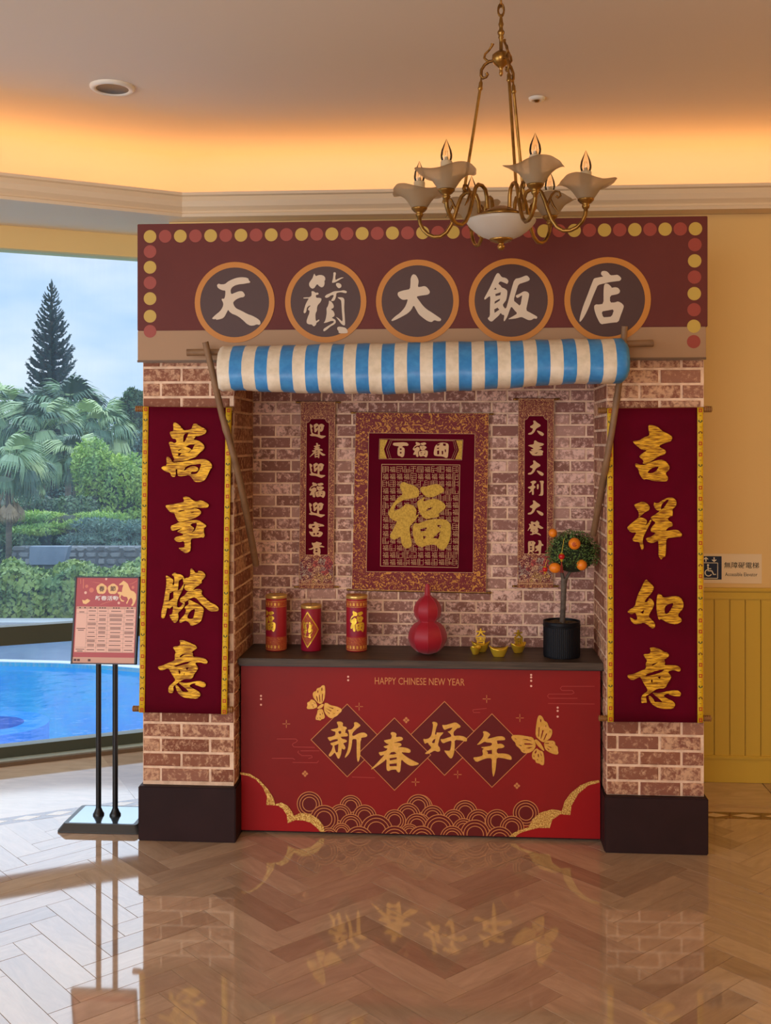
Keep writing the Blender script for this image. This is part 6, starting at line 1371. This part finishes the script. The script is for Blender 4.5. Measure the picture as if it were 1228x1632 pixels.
# shrubs
def shrub(px, py, dist, wpx, hpx, m_, name, label, n_, size, flat=1.0, group=None, seed=1, asp=.5):
    c = far(px, py, dist); P = FPX/dist; rx, rz = wpx/P, hpx/P; rs = random.Random(seed)
    t = thing(name, label, 'shrub', (c.x, c.y, GZ), group)
    lumps = [(Vector((rs.uniform(-.75, .75)*rx, rs.uniform(-.4, .4)*rx, rs.uniform(-.7, .75)*rz)), rs.uniform(.35, .6)) for _ in range(12)]+[(Vector((0,0,0)), .8)]
    def fn(r):
        o_, k = lumps[r.randrange(len(lumps))]; d = Vector((r.gauss(0,1), r.gauss(0,1)-.4, r.gauss(0,1)+.2)).normalized()
        return c+o_+Vector((d.x*rx*k, d.y*rx*k*.7, d.z*rz*k*flat))*r.uniform(.8, 1.05), d
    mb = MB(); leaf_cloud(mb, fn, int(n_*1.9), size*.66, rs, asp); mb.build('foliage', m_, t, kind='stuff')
    mb = MB(); mb.sphere(c, 1, 16, 0, (rx*.72, rx*.45, rz*.72)); mb.tube([(c.x, c.y, GZ-.1), (c.x+.02, c.y, c.z)], .05, 8); mb.build('shaded_core', mat('shrub_shade', col(44, 58, 40, 1.2), .9), t)  # dark-coloured ball stands in for shade among the leaves, around a plain stem
M_SH = [leafmat('dark_shrub_leaf', col(58, 86, 60, 1.4), col(90, 118, 78, 1.5)), leafmat('bright_shrub_leaf', col(108, 144, 78, 1.8), col(160, 182, 82, 1.8)), leafmat('blue_shrub_leaf', col(84, 118, 112, 1.4), col(112, 142, 124, 1.4))]
shrub(60, 838, 16.5, 88, 50, M_SH[0], 'garden_shrub', 'dark green shrub behind the slanted grey slab', 5200, .11, seed=2)
shrub(178, 800, 18.8, 72, 84, M_SH[1], 'garden_shrub', 'bright yellow-green bush beside the brick pillar edge', 8200, .12, seed=3)
shrub(110, 835, 15.5, 80, 20, M_SH[1], 'spreading_conifer', 'low spreading conifer over the stone wall', 4200, .12, .7, seed=4, asp=.25)
shrub(190, 852, 14.35, 70, 24, M_SH[2], 'garden_shrub', 'grey-green trailing shrub over the top of the stone wall', 4200, .11, .8, seed=5, asp=.3)
shrub(20, 890, 14.4, 46, 34, M_SH[0], 'garden_shrub', 'dark shrub around the foot of the palm trunk', 3600, .11, seed=6)
shrub(250, 762, 34, 270, 88, M_SH[2], 'garden_shrub', 'deep green undergrowth beneath the fan palms', 12000, .15, seed=9)
shrub(215, 735, 29.6, 56, 64, M_SH[2], 'garden_shrub', 'blue-green tree crown beside the fan palms', 5000, .15, seed=10)
shrub(212, 660, 44, 30, 38, M_SH[0], 'distant_tree', 'dark distant tree beside the pillar, beyond the fan palms', 2600, .3, seed=11)
# fan palms
M_FR = mat('palm_frond', col(118, 150, 112, 1.6), .55); _t = M_FR.node_tree; _t.links.new(ramp_random(_t, [(0, col(62, 90, 72, 1.4)), (.35, col(92, 124, 98, 1.5)), (.7, col(132, 158, 118, 1.6)), (1, col(176, 192, 138, 1.7))]), _t.nodes['Principled BSDF'].inputs['Base Color'])
M_DEAD = leafmat('dry_frond', col(176, 158, 130, 1.5), col(140, 120, 92, 1.4)); M_TRK = mat('palm_trunk', col(116, 106, 88, 1.3), .9, bump=(8, .6, .05), vary=(3, col(90, 82, 68, 1.3), .4, .7, (1, 1, 6)))
def frond_mesh(seed, m_, droop, n_leaf=20, span=2.5, lw=.036):
    rs = random.Random(seed); mb = MB(); L_ = 1.0                       # petiole along +x, fan beyond it
    mb.tube([(0,0,0), (.3,0,.05), (.62,0,.04)], [.018, .014, .010], 4)
    for k in range(n_leaf):
        a = (k/(n_leaf-1)-.5)*span; ln_ = (.62-.12*abs(a))*rs.uniform(.9, 1.1); base = Vector((.60, 0, .04)); d = Vector((math.cos(a), math.sin(a), .10)); s_ = Vector((-math.sin(a), math.cos(a), 0))
        w_ = lw; p1 = base+d*ln_*.55+Vector((0,0,-droop*.10)); p2 = base+d*ln_*.80+Vector((0,0,-droop*.34)); p3 = base+d*ln_*.88+Vector((0,0,-droop*.72*rs.uniform(.8, 1.2)))
        mb.add([base, p1+s_*w_, p1-s_*w_, p2+s_*w_*.8, p2-s_*w_*.8, p3], [(0,2,1), (1,2,4,3), (3,4,5)])
    return mb.mesh('frond', m_)
FRM = [frond_mesh(i, M_FR, .62+.16*i) for i in range(4)]; DRM = [frond_mesh(9+i, M_DEAD, .5, 22, 1.1, .012) for i in range(2)]
def palm(px, pyc, dist, rpx, label, nf, seed, dead=0, trunk=True):
    c = far(px, pyc, dist); P = FPX/dist; R_ = rpx/P; rs = random.Random(seed)
    t = thing('fan_palm', label, 'palm', (c.x, c.y, GZ), 'fan palms beyond the pool')
    mb = MB(); r_ = 4.6/P; mb.tube([(c.x, c.y, GZ-.2), (c.x+.01, c.y, (c.z+GZ)/2), (c.x, c.y, c.z)], [r_*1.15, r_, r_*.9], 10); mb.build('trunk', M_TRK, t)
    for k in range(nf):
        el = math.radians(-40+115*((k+.5)/nf)**.9); az = k*2.399+rs.uniform(-.2, .2); s_ = R_*rs.uniform(.85, 1.1)*1.05
        inst('frond', rs.choice(FRM), t, (c.x, c.y, c.z+rs.uniform(-.05, .05)*R_), (rs.uniform(-.3, .3), -el, az), (s_, s_, s_))
    for k in range(dead): inst('dry_frond', rs.choice(DRM), t, (c.x, c.y, c.z-.25*R_), (rs.uniform(-.2, .2), math.radians(rs.uniform(62, 80)), k*2*PI/dead), (R_*.62,)*3)
palm(13, 748, 13.75, 56, 'fan palm with a skirt of dry fronds at the left window edge', 20, 1)
palm(66, 690, 22, 54, 'fan palm right below the tall conifer, slightly towards the left', 30, 2)
palm(108, 668, 26, 62, 'fan palm with the highest crown, below the tall conifer', 34, 3)
palm(160, 690, 23.8, 50, 'fan palm nearest the brick pillar', 30, 4)
palm(120, 735, 20.4, 44, 'low fan palm in front of the taller ones', 26, 5)
palm(-5, 672, 28.4, 60, 'fan palm cut by the left edge of the view', 28, 6)
palm(42, 758, 17.9, 40, 'lowest pale fan palm above the stone wall', 22, 7)
d_ = far(13, 795, 13.7); P = FPX/13.7
dd = [o for o in bpy.data.objects if o.name == 'fan_palm'][0]
for k in range(12): inst('dry_frond', random.choice(DRM), dd, (d_.x, d_.y, d_.z+.15), (random.uniform(-.2, .2), math.radians(random.uniform(48, 76)), k*2*PI/12), (52/P,)*3)
# Norfolk pine
M_PINE = leafmat('dark_conifer_needles', col(58, 84, 84, 1.25), col(78, 100, 92, 1.25)); dist = 62; P = FPX/dist
c0 = far(83, 640, dist); ct_ = far(82, 449, dist)
t = thing('conifer', 'tall dark tiered conifer rising above the fan palms', 'tree', (c0.x, c0.y, GZ))
mb = MB(); mb.tube([(c0.x, c0.y, GZ-.5), (c0.x, c0.y, c0.z), (ct_.x, ct_.y, ct_.z)], [.34, .24, .03], 8); mb.build('trunk', M_TRK, t)
def pine_branch(seed):
    rs = random.Random(seed); mb = MB(); N = 16
    path = [Vector((f, 0, -.10*math.sin(PI*f)*.9+.16*f**3)) for f in [i/6 for i in range(7)]]; mb.tube(path, [.018, .016, .014, .012, .010, .008, .004], 4)
    for i in range(N*7):
        f = rs.uniform(.12, 1); b = Vector((f, 0, -.09*math.sin(PI*f)+.16*f**3)); sd_ = rs.choice((-1, 1)); l_ = .24*(1-.45*f)*rs.uniform(.7, 1.2)
        d = Vector((.55, sd_*.8*rs.uniform(.3, 1), rs.uniform(-.15, .5))).normalized(); e = b+d*l_; s_ = Vector((0, 0, 1)).cross(d).normalized()*.022+Vector((0, 0, .016))
        mb.add([b-s_, b+s_, e+s_*.7, e-s_*.7], [(0,1,2,3)])
    return mb.mesh('branch', M_PINE)
PBM = [pine_branch(i) for i in range(4)]; rs = random.Random(8); ht = ct_.z-c0.z; NT = 24
for k in range(NT):
    f = (k/(NT-1))**.92; z = c0.z-.3+(ht+.2)*f; R_ = (48*(1-f)**.72+3.5)/P
    for j in range(8 if k < 20 else 6):
        s_ = R_*rs.uniform(.82, 1.08); inst('branch', rs.choice(PBM), t, (c0.x+(ct_.x-c0.x)*f, c0.y, z+rs.uniform(-.1, .1)), (rs.uniform(-.2, .2), math.radians(-10-22*f), j*PI/4+k*.5+rs.uniform(-.15, .15)), (s_, s_, max(s_, .6)))
mb = MB(); mb.tube([(ct_.x, ct_.y, ct_.z-.2), (ct_.x, ct_.y, ct_.z+.16)], [.05, .02], 5); mb.build('leader', M_PINE, t)
